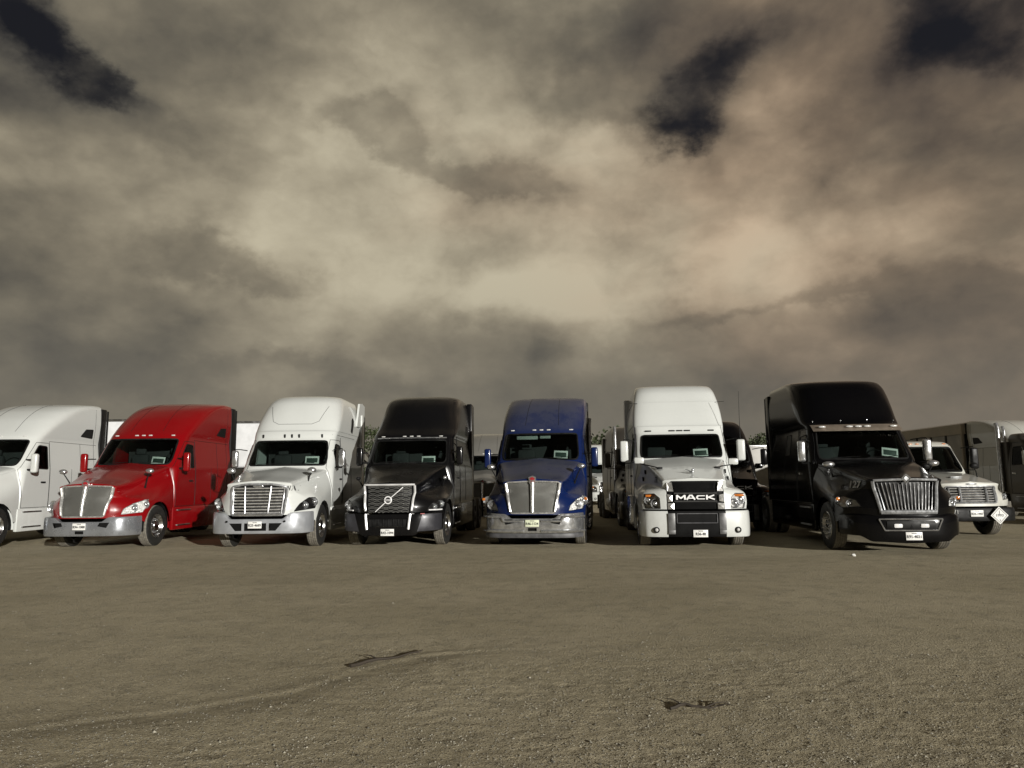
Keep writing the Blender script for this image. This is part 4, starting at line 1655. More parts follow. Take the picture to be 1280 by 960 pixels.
# ---- black truck with vertical-bar grille and sun visor
def visor_truck(name, loc, rz, pm, plate_txt, fleet=None, low=False):
    sp = spec_common()
    if low:
        top = [(2.80, 2.58, 1.07, .4), (2.90, 2.66, 1.02, .4), (2.95, 2.78, .95, .3), (2.97, 2.9, .85, .3)]
        sp['yr'] = 3.35; sp['seams'] = []
    else:
        top = [(2.82, 2.62, 1.12, .45), (2.95, 2.70, 1.14, .55), (3.2, 2.82, 1.15, .65), (3.45, 2.95, 1.15, .75), (3.68, 3.10, 1.13, .8), (3.84, 3.30, 1.10, .85), (3.92, 3.65, 1.06, .8), (3.95, 4.2, 1.0, .5)]
    sp.update(paint=pm, arch_r=.60,
        hood=[[(1.05, .46, .74), (1.10, .48, .92), (1.07, .52, 1.08), (.97, .46, 1.20), (.80, .30, 1.28), (.72, .20, 1.38), (.67, .15, 1.475), (0, .09, 1.51)],
              (.8, [(1.2, .58), (1.2, .98), (1.18, 1.14), (1.07, 1.26), (.92, 1.36), (.82, 1.50), (.74, 1.60), (0, 1.66)]),
              (1.4, [(1.22, .58), (1.22, 1.05), (1.2, 1.22), (1.12, 1.36), (1.02, 1.50), (.93, 1.66), (.84, 1.75), (0, 1.80)]),
              (2.07, [(1.2, .58), (1.2, 1.1), (1.19, 1.3), (1.17, 1.48), (1.11, 1.64), (1.04, 1.78), (.95, 1.87), (0, 1.93)])],
        hood_front=[.01, .02, .03, .04, .05, .06, .08, .09],
        cab=[(.40, 2.06, 1.16, .08), (1.2, 2.06, 1.2, .1), (1.75, 2.02, 1.19, .35), (1.94, 2.06, 1.17, .38, 3), (2.3, 2.28, 1.12, .36, 3), (2.62, 2.46, 1.07, .34, 3.2), (2.72, 2.52, 1.07, .36, 3.2)] + top,
        ws=[(-.96, 1.93), (.96, 1.93), (.98, 2.05), (.90, 2.62), (-.90, 2.62), (-.98, 2.05)], cab_glass_y=2.0,
        door_window=[(2.46, 1.93), (3.12, 1.9), (3.12, 2.50), (2.66, 2.53), (2.48, 2.25)],
        door=[(2.16, .95), (3.2, .95), (3.2, 2.66), (2.60, 2.66), (2.16, 1.86)],
        lamp=[(.84, .93), (1.10, .90), (1.17, .98), (1.15, 1.10), (1.08, 1.14), (.90, 1.06)], lamp_kind='amber_outer',
        grille_fn=grille_pins, marker_z=2.0, marker_x=(), front_seams=[], handle_m=CHROME)
    if not low:
        sp['quarter_window'] = [(3.9, 2.1), (4.3, 2.1), (4.3, 2.6), (3.9, 2.6)]
    T = build_truck(sp, name, loc, rz)
    sc, sh = sp['_sc'], sp['_sh']
    # sun visor above the screen, with its five lamps
    v = NB()
    rows = []
    for t in range(5):
        z = 2.60 + .15 * t / 4
        rows.append([Vector((x, sc.front(x * .97, max(z, 2.62), 0).y - .16 + .12 * t / 4, z)) for x in [-1.0 + 2.0 * k / 18 for k in range(19)]])
    grid(v, rows)
    thick(v, .02)
    vo = link('sun_visor', v, mat('visor_bronze', (.30, .25, .20), .4, .5), T)
    for x in (-.80, -.20, 0, .20, .80):
        b = NB()
        y = sc.front(x * .97, 2.68, 0).y - .12
        bmesh.ops.create_uvsphere(b, u_segments=14, v_segments=8, radius=.5)
        bmesh.ops.scale(b, vec=(.17, .06, .05), verts=b.verts)
        bmesh.ops.translate(b, vec=(x, y - .02, 2.69), verts=b.verts)
        link('marker_light', b, LAMPW, vo)
    for x in (-.9, -.3, .3, .95):
        b = NB()
        bmesh.ops.create_uvsphere(b, u_segments=10, v_segments=6, radius=.018)
        bmesh.ops.translate(b, vec=sc.front(x, 2.84, .01), verts=b.verts)
        link('roof_rivet', b, CHROME, T)
    bp = make_bumper([(0, -.03), (.5, -.01), (.76, .06), (.96, .18), (1.08, .38), (1.15, .62)], ramp_fn((0, .22), (.7, .25), (.95, .36), (1.3, .38)), ramp_fn((0, .74), (.6, .74), (.8, .76), (1.3, .76)))
    bo = link('bumper', bp, pm, T)
    fr = NB()
    f_ = [(-.60, .69), (.60, .69), (.50, .47), (-.50, .47)]
    for i in range(4):
        a, b = f_[i], f_[(i + 1) % 4]
        tube(fr, [(a[0] + (b[0] - a[0]) * k / 6, -.035 + .02 * abs(a[0] + (b[0] - a[0]) * k / 6), a[1] + (b[1] - a[1]) * k / 6) for k in range(7)], .014, seg=6)
    link('bumper_trim', fr, CHROME, bo)
    q = NB()
    box(q, (0, -.03, .58), (.92, .012, .14), .004)
    link('intake', q, BLACKP, bo)
    for sg in (1, -1):
        b = NB()
        box(b, (sg * .25, -.045, .56), (.16, .03, .075), .02)
        link('fog_lamp', b, mat('fog_lens', (.8, .8, .8), .1, 0, 1.0), T)
    plate(T, plate_txt, .03, -.05, .36)
    for sg in (1, -1):
        mirror_set(T, 1.38, 2.12, 2.12, sg, CHROME, .48, .17, (1.13, 2.35), style='loop')
        hood_mirror(T, (sg * 1.08, 1.25, 1.80), (sg * .96, 1.35, 1.5), CHROME, sg, .26, .13)
    if fleet:
        t = text_bm(fleet, .19, .95, .006, .001)
        d = Vector((.5, .866, 0)); u = Vector((.866, -.5, 0))
        for v in t.verts:
            v.co = sh.ray(Vector((-.80, .55, 1.36 + v.co.z)) + u * v.co.x, d, .008)
        link('fleet_number', t, INKW, T)
    side_fairing(T, pm, 2.02, sp['yr'] - .1, .34, .93, stepm=CHROME_DULL)
    extender(T, pm, sp['yr'], .95, 3.8 if not low else 2.7, 1.15, .3)
    chassis(T, 5.75, nuts=.12 if not low else .02, steer=R(0))
    return T

# ---- medium white cab with box grille
def medium_truck(name, loc, rz, pm, plate_txt):
    sp = spec_common()
    sp.update(yr=3.9, paint=pm, arch_r=.58, cab_e=3.0,
        hood=[[(1.06, .42, .78), (1.08, .42, .95), (1.04, .50, 1.06), (.94, .48, 1.13), (.78, .30, 1.19), (.72, .20, 1.26), (.66, .15, 1.34), (0, .10, 1.385)],
              (.8, [(1.14, .60), (1.15, .95), (1.12, 1.08), (1.0, 1.18), (.88, 1.24), (.82, 1.38), (.74, 1.46), (0, 1.50)]),
              (1.4, [(1.16, .60), (1.16, .95), (1.13, 1.12), (1.05, 1.22), (.96, 1.33), (.91, 1.46), (.83, 1.55), (0, 1.59)]),
              (2.0, [(1.14, .60), (1.14, 1.0), (1.13, 1.2), (1.10, 1.35), (1.04, 1.47), (.99, 1.57), (.9, 1.62), (0, 1.66)])],
        hood_front=[.02, .025, .03, .04, .05, .07, .09, .10],
        cab=[(.45, 2.0, 1.10, .08), (1.1, 2.0, 1.13, .1), (1.5, 1.96, 1.13, .3), (1.66, 1.99, 1.12, .32), (2.0, 2.2, 1.07, .3), (2.32, 2.40, 1.02, .28), (2.42, 2.48, 1.0, .3), (2.50, 2.62, .95, .35), (2.54, 2.9, .85, .35)],
        ws=[(-.97, 1.66), (.97, 1.66), (.98, 1.78), (.89, 2.35), (-.89, 2.35), (-.98, 1.78)], cab_glass_y=1.95,
        door_window=[(2.42, 1.62), (3.05, 1.60), (3.05, 2.30), (2.62, 2.32), (2.46, 2.05)],
        door=[(2.12, .85), (3.12, .85), (3.12, 2.40), (2.56, 2.40), (2.12, 1.6)],
        lamp=[(.80, .93), (1.07, .95), (1.08, 1.04), (1.0, 1.09), (.84, 1.05)], lamp_kind='square',
        grille_fn=grille_box, marker_z=2.44, marker_m=AMBER, marker_s=(.10, .04, .03), front_seams=[])
    sp['seams'] = [[(3.2, .9), (3.2, 2.4)]]
    T = build_truck(sp, name, loc, rz)
    sh = sp['_sh']
    bp = make_bumper([(0, -.03), (.6, -.01), (.9, .05), (1.08, .2), (1.14, .45)], lambda x: .42, lambda x: .74)
    link('bumper', bp, BLACKP, T)
    plate(T, plate_txt, 0, -.055, .61)
    t = text_bm('L-2571', .13, 1.05, .001)
    shift(t, (-.62, -.045, .645))
    link('bumper_number', t, mat('faded_letters', (.35, .35, .33), .6), T)
    b = NB()
    box(b, (0, sh.top(0, .75).y, sh.top(0, .75).z + .012), (.30, .12, .02), .006)
    link('hood_badge', b, CHROME_DULL, T)
    for sg in (1, -1):
        mirror_set(T, 1.33, 2.10, 2.02, sg, BLACKP, .58, .20, (1.10, 2.3), style='loop')
        hood_mirror(T, (sg * .62, .95, 1.80), (sg * .80, 1.1, 1.36), BLACKP, sg, .22, .16)
    side_fairing(T, BLACKP, 2.0, 3.8, .38, .8)
    chassis(T, 3.9, nuts=.02, length=7.5)
    return T

# ------------------------------------------------------------------ ground: one packed-gravel sheet to the horizon
def poly_dist(x, y, pl):
    best = (1e9, 0)
    for (ax, ay), (bx, by) in zip(pl, pl[1:]):
        dx, dy = bx - ax, by - ay
        t = max(0, min(1, ((x - ax) * dx + (y - ay) * dy) / (dx * dx + dy * dy)))
        px, py = ax + dx * t, ay + dy * t
        d = math.hypot(x - px, y - py)
        if d < best[0]:
            sgn = 1 if (dx * (y - ay) - dy * (x - ax)) > 0 else -1
            best = (d, sgn)
    return best

RIDGE = [pix_ground(*p) for p in [(-260, 945), (-20, 916), (120, 893), (250, 880), (350, 864), (440, 838), (520, 820), (640, 812), (800, 800), (1000, 806), (1300, 830)]]
PATCHES = [(pix_ground(470, 748), .5, 1.0), (pix_ground(470, 818), .7, 1.0), (pix_ground(880, 885), .5, .8), (pix_ground(1230, 830), .9, .7), (pix_ground(950, 930), .8, .8), (pix_ground(740, 740), .4, .6)]

def sstep(x, a, b):
    t = max(0, min(1, (x - a) / (b - a)))
    return t * t * (3 - 2 * t)

def ground_h(x, y):
    r = math.hypot(x, y)
    h = noise.noise(Vector((x * .22, y * .22, 3))) * .03
    if r > 30:
        return h * .3
    fade = 1 - sstep(y, 14.0, 16.8)
    wx = noise.noise(Vector((x * 1.3, y * 1.3, 31))) * .10 + noise.noise(Vector((x * 5, y * 5, 33))) * .03
    d, sg = poly_dist(x, y + wx, RIDGE)
    rough = sstep(-d * sg, -.15, .9)
    wob = noise.noise(Vector((x * .8, y * .8, 9)))
    rough *= .75 + .5 * wob
    pat = 0
    for (px, py), rr, k in PATCHES:
        q = math.hypot((x - px) / 1.6, y - py) / rr
        pat = max(pat, k * math.exp(-q * q))
    amp = max(rough, pat * .9) * fade
    # lip: smooth packed side stands slightly above the loose side
    k_ = 1.0 if x < -.5 else max(.25, 1 - (x + .5) * .5)
    near_ = max(0.0, -d * sg)
    k_ *= .55 + .9 * max(0, noise.noise(Vector((x * .9, y * .9, 21))) + .35)
    lip = k_ * (.034 * (1 - math.exp(-(near_ / .30) ** 2)) * math.exp(-near_ / 1.6) + (.007 * math.exp(-(d / .10) ** 2) if sg > 0 else .007 * math.exp(-(d / .05) ** 2)))
    f = noise.fractal(Vector((x * 8.5, y * 10, 1)), .8, 2.2, 4)
    f2 = noise.noise(Vector((x * 22, y * 26, 4)))
    f3 = noise.noise(Vector((x * 60, y * 60, 7)))
    h += (lip * fade) + amp * (.0034 * f + .0034 * f2) + .0020 * f * fade + (.0022 * amp + .0006) * f3 * fade
    return h

gb = NB()
ys = []
y = 2.6
while y < 17.5:
    ys.append(y)
    y += .0035 * y + .004 if y < 10 else .0055 * y
ys += [17.5 + k * .5 for k in range(1, 20)] + [28, 32, 40, 55, 80, 130, 250, 600, 1600]
ys = [-1600, -300, -60, -20, -6, 0, 1.5, 2.2] + ys
NX = 400
prev = None
for y in ys:
    yy = max(y, 3.0)
    if y < 2.6:
        yy = 3.0
    row = []
    half = yy * .78 + .6
    if y > 17.5:
        half = 20
    for k in range(NX + 1):
        u = k / NX * 2 - 1
        x = u * half
        z = ground_h(x, y) if 2.6 <= y < 18 else ground_h(x, y) * (1 if abs(y) < 30 else .3)
        row.append(gb.verts.new((x, y, z)))
    # far wings
    for s_, lst in ((-1, 0), (1, -1)):
        pass
    L1 = gb.verts.new((-max(half * 3, 60), y, 0)); L2 = gb.verts.new((-1800, y, 0))
    R1 = gb.verts.new((max(half * 3, 60), y, 0)); R2 = gb.verts.new((1800, y, 0))
    row = [L2, L1] + row + [R1, R2]
    if prev:
        for i in range(len(row) - 1):
            gb.faces.new((prev[i], prev[i + 1], row[i + 1], row[i]))
    prev = row

def ground_mat():
    m, t, b = principled('packed_caliche')
    o = t.n('ShaderNodeTexCoord').outputs['Object']
    n1 = t.noise(o, .35, 6, .6).outputs['Fac']
    n2 = t.noise(o, 3.0, 8, .65).outputs['Fac']
    n3 = t.noise(o, 55, 6, .7).outputs['Fac']
    v = t.n('ShaderNodeTexVoronoi', ins={'Vector': o, 'Scale': 38.0, 'Randomness': 1.0})
    vs = t.n('ShaderNodeTexVoronoi', ins={'Vector': o, 'Scale': 110.0, 'Randomness': 1.0})
    base = t.mix(t.ss(n1, .3, .7), (.47, .41, .27, 1), (.58, .51, .35, 1))
    trk = t.noise(t.vm('MULTIPLY', o, (.30, .9, 1)), .9, 6, .6, .8).outputs['Fac']
    base = t.mix(t.m('MULTIPLY', t.ss(trk, .50, .66), .30), base, (.36, .315, .21, 1))
    base = t.mix(t.m('MULTIPLY', t.ss(trk, .46, .34), .30), base, (.64, .565, .40, 1))
    base = t.mix(t.m('MULTIPLY', t.ss(n2, .45, .75), .55), base, (.31, .275, .195, 1))
    base = t.mix(t.m('MULTIPLY', t.ss(n3, .45, .62), .35), base, (.46, .43, .35, 1))
    pick = t.n('ShaderNodeSeparateColor', ins={0: v.outputs['Color']})
    peb = t.m('MULTIPLY', t.ss(v.outputs['Distance'], .30, .18), t.ss(pick.outputs[0], .82, .86))
    base = t.mix(t.m('MULTIPLY', peb, .8), base, (.60, .58, .52, 1))
    dk = t.m('MULTIPLY', t.ss(v.outputs['Distance'], .30, .2), t.ss(pick.outputs[1], .90, .92))
    base = t.mix(t.m('MULTIPLY', dk, .7), base, (.13, .12, .095, 1))
    t.put(b.inputs['Base Color'], base)
    b.inputs['Roughness'].default_value = .92
    b.inputs['Specular IOR Level'].default_value = .25
    h = t.m('ADD', t.m('MULTIPLY', t.ss(v.outputs['Distance'], .42, .1), t.m('ADD', .25, t.m('MULTIPLY', t.ss(n2, .35, .65), 1.3))), t.m('MULTIPLY', n3, .8))
    h = t.m('ADD', h, t.m('MULTIPLY', t.ss(vs.outputs['Distance'], .5, .1), .6))
    h = t.m('ADD', h, t.m('MULTIPLY', n2, .6))
    bp = t.n('ShaderNodeBump', ins={'Height': h, 'Strength': 1.0, 'Distance': .016})
    t.put(b.inputs['Normal'], bp.outputs[0])
    return m
g = link('ground', gb, ground_mat(), None, angle=180)
g['kind'] = 'structure'

# loose stones, uncountable
stb = NB()
rs = random.Random(3)
for i in range(9000):
    py = 698 + 275 * rs.random() ** .75
    px = -20 + 1320 * rs.random()
    x, y = pix_ground(px, py)
    d, sg = poly_dist(x, y, RIDGE)
    if sg > 0 and d > .1 and rs.random() < .75:
        continue
    s = rs.uniform(.0018, .0052) * (1 + .07 * y) * (1.9 if rs.random() < .03 else 1)
    g0 = ground_h(x, y)
    a0 = rs.uniform(0, 6.28)
    vs = [stb.verts.new((x + math.cos(a0 + k * 1.26) * s * rs.uniform(.7, 1.3), y + math.sin(a0 + k * 1.26) * s * rs.uniform(.7, 1.3), g0 + s * rs.uniform(-.1, .35))) for k in range(5)]
    tp = stb.verts.new((x + rs.uniform(-.3, .3) * s, y + rs.uniform(-.3, .3) * s, g0 + s * rs.uniform(.6, 1.0)))
    bt = stb.verts.new((x, y, g0 - s * .5))
    for k in range(5):
        stb.faces.new((vs[k], vs[(k + 1) % 5], tp)); stb.faces.new((vs[(k + 1) % 5], vs[k], bt))
bmesh.ops.delete(stb, geom=[v for v in stb.verts if not v.link_faces], context='VERTS')
st = link('loose_gravel', stb, mat('limestone_chips', (.34, .32, .26), .9, var=.6, vscale=3), None, smooth=False)
tag(st, 'loose pale limestone chips scattered over the packed lot', 'gravel', kind='stuff')

# a fallen twig, and a longer dark strip along the rut line
def twig(p0, p1, r, label, forks, mm):
    a, c = pix_ground(*p0), pix_ground(*p1)
    b = NB()
    n = 14
    rs = random.Random(int(p0[0]))
    pts = []
    for k in range(n + 1):
        t = k / n
        x, y = a[0] + (c[0] - a[0]) * t, a[1] + (c[1] - a[1]) * t + math.sin(t * 7) * .02 + rs.uniform(-.012, .012)
        pts.append(Vector((x, y, ground_h(x, y) + r * .6 + .012 * math.sin(t * 5) ** 2)))
    tube(b, pts, [r * (1 - .75 * k / n) for k in range(n + 1)], seg=6)
    for k, dx, dy in forks:
        q = pts[k]
        tube(b, [q, q + Vector((dx * .5, dy * .5, .02)), q + Vector((dx, dy, .015))], [r * .5, r * .35, r * .15], seg=5)
    o = link('twig_strip', b, mm, None)
    tag(o, label, 'twig')
bark = mat('bark', (.045, .035, .025), .9)
twig((438, 833), (528, 816), .016, 'long dark strip for the rut line along the ridge left of centre', [(9, .2, .12), (5, -.14, .1)], bark)  # added strip, draws the dark line along the rut
twig((838, 887), (912, 885), .012, 'short dark forked twig lying in the foreground right of centre', [(3, -.10, .09), (8, .16, .06), (11, .1, -.06)], bark)
rk = NB()
bmesh.ops.create_icosphere(rk, subdivisions=2, radius=.045)
for v in rk.verts:
    v.co *= 1 + .25 * noise.noise(v.co * 30)
    v.co.z *= .7
x, y = pix_ground(1067, 696)
bmesh.ops.translate(rk, vec=(x, y, .03), verts=rk.verts)
tag(link('stone', rk, WHITE, None), 'pale stone on the ground in front of the black truck with 127 on its hood', 'stone')

# ------------------------------------------------------------------ the trucks
RED = paint('paint_red', (.21, .002, .004), .25, .03, coat=.45, spec=.3, top=.03)
BLUE = paint('paint_blue', (.002, .011, .066), .25, .05, (.11, .11, .11), coat=.45, spec=.3, top=.45)
WHITEP = paint('paint_white', (.60, .62, .60), .3, .22)
WHITE2 = paint('paint_white_older', (.56, .56, .51), .35, .4)
BLACK = paint('paint_black', (.002, .002, .0025), .2, .02, (.08, .07, .06), coat=.22, spec=.2)
BLACK2 = paint('paint_black_worn', (.004, .004, .0045), .25, .02, coat=.22, spec=.2, top=.07)
GREYT = paint('paint_grey', (.17, .165, .15), .35, .3)
TANT = paint('paint_dark_tan', (.05, .045, .038), .35, .3, coat=.4)
CAMT = 'sleeper trucks parked nose out in the front row'

def reg(T, label, group=CAMT, cat='semi truck'):
    tag(T, label, cat, group)
    return T

t_white_kw = reg(wedge_truck('sleeper_truck', (-14.10, 17.5, 0), R(-.5), WHITEP, 'R52-7716'),
    'white sleeper truck cut off by the left edge, its nose out of view')
t_red = reg(wedge_truck('sleeper_truck', (-10.19, 17.72, 0), R(-1.6), RED, 'R94-1088'), 'glossy red sleeper truck with grey mesh grille and chrome bumper')
t_casc = reg(rounded_truck('sleeper_truck', (-5.87, 17.16, 0), R(-.4), WHITEP, 'R25-4689', fleet='WA1'), 'white sleeper truck with chrome slatted grille, between the red and black trucks')
t_volvo = reg(diagonal_truck('sleeper_truck', (-2.89, 17.35, 0), R(-4.4), BLACK2, 'R42-1094'), 'black sleeper truck with a diagonal bar and round badge across its grille')
t_blue = reg(wedge_truck('sleeper_truck', (.43, 17.20, 0), R(-7.5), BLUE, 'R46-1124', PLATEY, polished=True), 'dark blue sleeper truck with polished bumper and blue mirrors')
t_mack = reg(square_truck('sleeper_truck', (3.99, 16.38, 0), R(-5.6), WHITEP, 'R36-48', fleet='731'), 'white sleeper truck with black MACK grille and round fog lamps')
t_int = reg(visor_truck('sleeper_truck', (7.80, 14.82, 0), R(-5.0), BLACK, 'R91-4021', fleet='127'), 'black sleeper truck with chrome vertical bar grille and 127 on its hood')
t_mack2 = reg(square_truck('sleeper_truck', (6.55, 22.0, 0), R(-3), BLACK, 'R60-2285', high=False, bright=False), 'black lower-roofed truck with MACK on its nose, half hidden between the white and black trucks',
    'trucks parked in the row behind')
t_m2 = reg(medium_truck('medium_truck', (11.42, 18.6, 0), R(-1), WHITE2, 'R23-1907'), 'white low-cab truck with box grille and a diamond placard on its bumper', 'trucks parked in the row behind', 'truck')
t_far_grey = reg(wedge_truck('sleeper_truck', (-1.35, 33.0, 0), R(-3), GREYT, 'R18-5520', far=True), 'dull grey sleeper truck far behind, seen between the black and blue trucks', 'trucks parked in the row behind')
t_far_white = reg(square_truck('sleeper_truck', (6.15, 48.0, 0), R(2), WHITEP, 'R77-3301'), 'small white truck far back, seen between the blue truck and the white one', 'trucks parked in the row behind')
t_right_white = reg(wedge_truck('sleeper_truck', (21.35, 27.3, 0), R(0), WHITE2, 'R31-6608'), 'white high-roofed sleeper truck behind the low white cab, by the right edge', 'trucks parked in the row behind')
t_edge = reg(visor_truck('day_cab_truck', (18.1, 22.2, 0), R(0), TANT, 'R12-9034', low=True), 'dark low-roofed truck with white mirror cut off by the right edge', 'trucks parked in the row behind')
for T in (t_edge,):
    for o in list(T.children):
        if o.name.startswith('side_mirror'):
            o.data = o.data.copy(); o.data.materials[0] = WHITEP
q = NB()
tube(q, [(-1.24, 3.62, 1.0), (-1.24, 3.62, 3.2), (-1.24, 3.68, 3.36)], .075, seg=14)
link('exhaust_stack', q, CHROME, t_edge)
q = NB()
tube(q, [(-1.02, 3.62, 1.0), (-1.02, 3.62, 3.1), (-1.02, 3.68, 3.25)], .05, seg=14)
link('exhaust_stack', q, CHROME, t_edge)
t_behind = reg(square_truck('sleeper_truck', (4.72, 24.2, 0), R(-1), TANT, 'R55-1472', high=False), 'dark tan truck almost hidden directly behind the white truck with the MACK grille', 'trucks parked in the row behind')
q = NB()
tube(q, [(-1.12, 2.2, .9), (-1.12, 2.2, 3.2), (-1.12, 2.28, 3.42)], .06, seg=14)
link('exhaust_stack', q, CHROME, t_behind)

# parking cards standing on the dashboards
def card(T, x, z, y, tilt, where, ins=(.03, .05, .04)):
    b = NB()
    w_, h_ = .36, .20
    box(b, (0, 0, 0), (w_, .006, h_), .002)
    o = link('parking_card', b, WHITE, None)
    i = NB()
    box(i, (0, -.005, -.01), (w_ - .07, .004, h_ - .08), .001)
    c_ = link('card_print', i, mat('card_dark', ins, .6), o)
    M = Matrix.Translation(T.location) @ Matrix.Rotation(T.rotation_euler.z, 4, 'Z') @ Matrix.Translation((x, y, z)) @ Matrix.Rotation(R(tilt), 4, 'Y') @ Matrix.Rotation(R(-14), 4, 'X')
    o.matrix_world = M
    tag(o, where, 'parking card', 'parking cards standing on dashboards')
card(t_red, .55, 2.17, 2.42, 4, 'white-edged parking card behind the windscreen of the red truck')
card(t_casc, .60, 2.12, 2.36, 0, 'cream-edged parking card on the dash of the white truck with the slatted grille')
card(t_volvo, .48, 2.10, 2.40, 0, 'white-edged parking card on the dash of the black truck with the diagonal bar')
card(t_blue, .52, 2.20, 2.44, 3, 'white-edged parking card on the dash of the blue truck')
card(t_mack, .50, 2.18, 2.40, -2, 'white-edged parking card on the dash of the white MACK truck')
card(t_int, .66, 2.08, 2.36, 8, 'white-edged parking card on the dash of the black truck with vertical grille bars')

# diamond placard hanging from the low white cab's bumper
b = NB()
s = .215
prism(b, [(-s, 0), (0, -s), (s, 0), (0, s)], -.006, .006)
pl = link('hazard_placard', b, WHITE, None)
M = Matrix.Translation(t_m2.location) @ Matrix.Rotation(t_m2.rotation_euler.z, 4, 'Z') @ Matrix.Translation((.50, -.12, .56))
pl.matrix_world = M
b = NB()
s2 = .175
for i in range(4):
    a = [(s2, 0), (0, s2), (-s2, 0), (0, -s2)][i]; c_ = [(s2, 0), (0, s2), (-s2, 0), (0, -s2)][(i + 1) % 4]
    tube(b, [(a[0], -.008, a[1]), (c_[0], -.008, c_[1])], .005, seg=4)
link('placard_border', b, INK, pl)
t = text_bm('1993', .085, 1.15, .001)
shift(t, (0, -.009, 0))
t2 = text_bm('3', .06, 1.0, .001)
shift(t2, (0, -.009, -.12))
merge(t, t2)
box(t, (0, -.009, .075), (.012, .002, .09))
link('placard_print', t, INK, pl)
tag(pl, 'white diamond hazard placard on the front bumper of the low white cab', 'placard')

# ------------------------------------------------------------------ trailers parked behind
def trailer(loc, rz, L, m, label, z0=1.1, z1=4.12, roof=None, posts=False):
    T = empty('semi_trailer', loc, rz)
    b = NB()
    box(b, (0, L / 2, (z0 + z1) / 2), (2.56, L, z1 - z0), .03)
    link('van_body', b, m, T)
    r = NB()
    box(r, (0, L / 2, z1 - .02), (2.62, L + .06, .10), .02)
    box(r, (0, L / 2, z0), (2.62, L + .04, .12), .02)
    for sx in (-1, 1):
        for sy in (0, 1):
            box(r, (sx * 1.27, sy * L, (z0 + z1) / 2), (.10, .10, z1 - z0), .02)
    link('body_rail', r, roof or ALU, T)
    k = NB()
    n = int(L / 1.2)
    for i in range(1, n):
        for sx in (-1, 1):
            box(k, (sx * 1.285, L * i / n, (z0 + z1) / 2), (.025, .05 if not posts else .16, z1 - z0 - .1), .004)
    link('side_post', k, BLACKP if posts else ALU, T)
    if posts:
        q = NB()
        V = [(-1.34, z1 - .42), (1.34, z1 - .42), (1.34, z1 - .02), (.9, z1 + .12), (-.9, z1 + .12), (-1.34, z1 - .02)]
        prism(q, V, -.1, L + .1)
        link('tarp_roof', q, roof, T)
    f = NB()
    for sx in (-1, 1):
        box(f, (sx * .5, L / 2, z0 - .16), (.12, L - .6, .22), .02)
        tube(f, [(sx * .8, 2.6, z0), (sx * .8, 2.6, .08)], .06, seg=6)
        box(f, (sx * .8, 2.6, .05), (.28, .28, .05), .01)
    link('landing_gear', f, DARK, T)
    for ya in (L - 2.4, L - 1.1):
        for sx in (-1, 1):
            t, r, h, u = wheel_bms(.01)
            h.free(); u.free()
            o = link('wheel', t, [RUBBER, SIDEWALL], T)
            o.location = (sx * 1.02, ya, .5); o.rotation_euler = (0, 0, 0 if sx > 0 else math.pi)
            link('rim', r, ALLOY, o)
    tag(T, label, 'trailer', 'trailers parked behind the trucks')
    return T
TRW = mat('trailer_white', (.70, .71, .72), .4, var=.12, vscale=1.5)
TRG = mat('trailer_grey', (.42, .41, .38), .5, var=.2, vscale=1.2)
TARP = mat('tan_tarp', (.46, .41, .33), .7, var=.15, vscale=1.0)
trailer((-15.6, 29.5, 0), R(0), 14.5, TRW, 'white box trailer seen between the leftmost white truck and the red truck')
trailer((-10.9, 31.0, 0), R(2), 14.5, TRW, 'white box trailer seen between the red truck and the white truck beside it')
trailer((21.35, 33.2, 0), R(0), 13.5, TRG, 'long grey trailer with tan roof and dark side posts near the right edge', roof=TARP, posts=True, z1=3.85)
trailer((15.2, 46.0, 0), R(0), 13.0, TRG, 'small grey trailer far back, just left of the black truck numbered 127', z1=3.6)
trailer((-19.5, 30.5, 0), R(0), 13.0, TRG, 'grey box trailer behind the leftmost white truck')

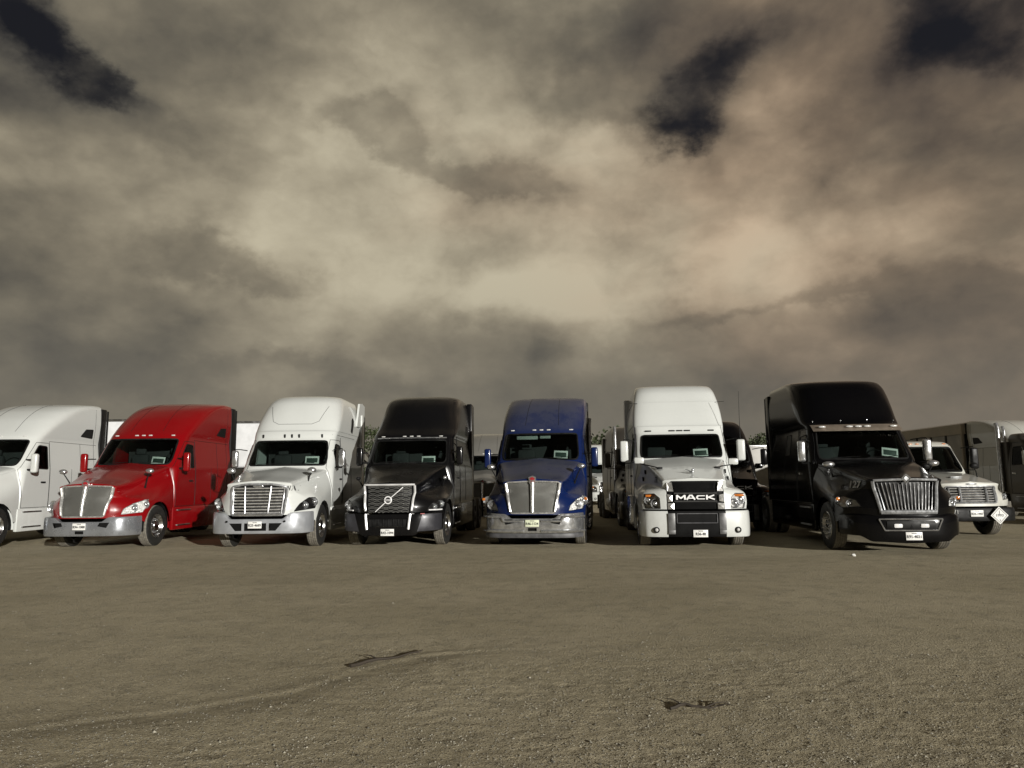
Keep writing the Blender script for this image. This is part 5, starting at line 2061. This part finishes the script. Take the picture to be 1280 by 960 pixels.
# ------------------------------------------------------------------ trees along the back of the lot
LEAF = mat('leaf_green', (.045, .060, .022), .7, var=.5, vscale=.7)
BARKT = mat('tree_bark', (.06, .05, .04), .9)
def tree(x, y, h, wd, seed, label):
    rs = random.Random(seed)
    T = empty('tree', (x, y, 0))
    t = NB()
    tube(t, [(0, 0, -.1), (.1, 0, h * .3), (0, .1, h * .6), (.2, 0, h * .85)], [h * .035, h * .028, h * .018, h * .006], seg=8)
    for k in range(6):
        a = rs.uniform(0, 6.28); z = h * rs.uniform(.3, .6)
        tube(t, [(0, 0, z), (math.cos(a) * wd * .25, math.sin(a) * wd * .25, z + h * .12), (math.cos(a) * wd * .42, math.sin(a) * wd * .42, z + h * .22)], [h * .014, h * .009, h * .003], seg=5)
    link('trunk', t, BARKT, T)
    c = NB()
    cl = []
    for k in range(16):
        a = rs.uniform(0, 6.28); r_ = wd * .5 * math.sqrt(rs.random()); z = h * rs.uniform(.38, .92)
        cl.append((math.cos(a) * r_ * (1.15 - z / h * .7), math.sin(a) * r_, z, rs.uniform(.10, .2) * wd))
    for k in range(2600):
        cx, cy, cz, cr_ = rs.choice(cl)
        d = Vector((rs.gauss(0, 1), rs.gauss(0, 1), rs.gauss(0, .8))).normalized() * cr_ * rs.random() ** .4
        p = Vector((cx, cy, cz)) + d
        s = rs.uniform(.09, .2)
        n = Vector((rs.gauss(0, 1), rs.gauss(0, 1), rs.gauss(0, 1))).normalized()
        u = n.orthogonal().normalized() * s; v = n.cross(u).normalized() * s * .6
        c.faces.new([c.verts.new(p + q) for q in (u, v, -u, -v)])
    link('crown', c, LEAF, T, smooth=False)
    tag(T, label, 'tree', 'trees along the back of the lot')
for i, (px, top, dist, wd, lab) in enumerate([
        (700, 528, 72, 7, 'dark tree far behind the blue truck'),
        (748, 533, 70, 7, 'dark green tree seen above the gap right of the blue truck'),
        (768, 540, 76, 6, 'low dark tree just left of the white MACK truck'),
        (463, 533, 80, 5, 'small dark tree between the white and black trucks left of centre'),
        (948, 541, 85, 7, 'dark tree seen right of the low-roofed black truck'),
        (1096, 528, 88, 6, 'dark tree behind the roof of the black truck at right'),
        (1134, 536, 90, 4, 'small tree just right of the visor of the black truck at right'),
        (1285, 532, 60, 6, 'dark tree at the right edge behind the exhaust stacks')]):
    X = (px - 640) / F_PX * dist
    hor = 603.7 - (px - 640) * .0103
    H = CAM_H + (hor - top) * dist / F_PX
    tree(X, dist, H, wd, 40 + i, lab)
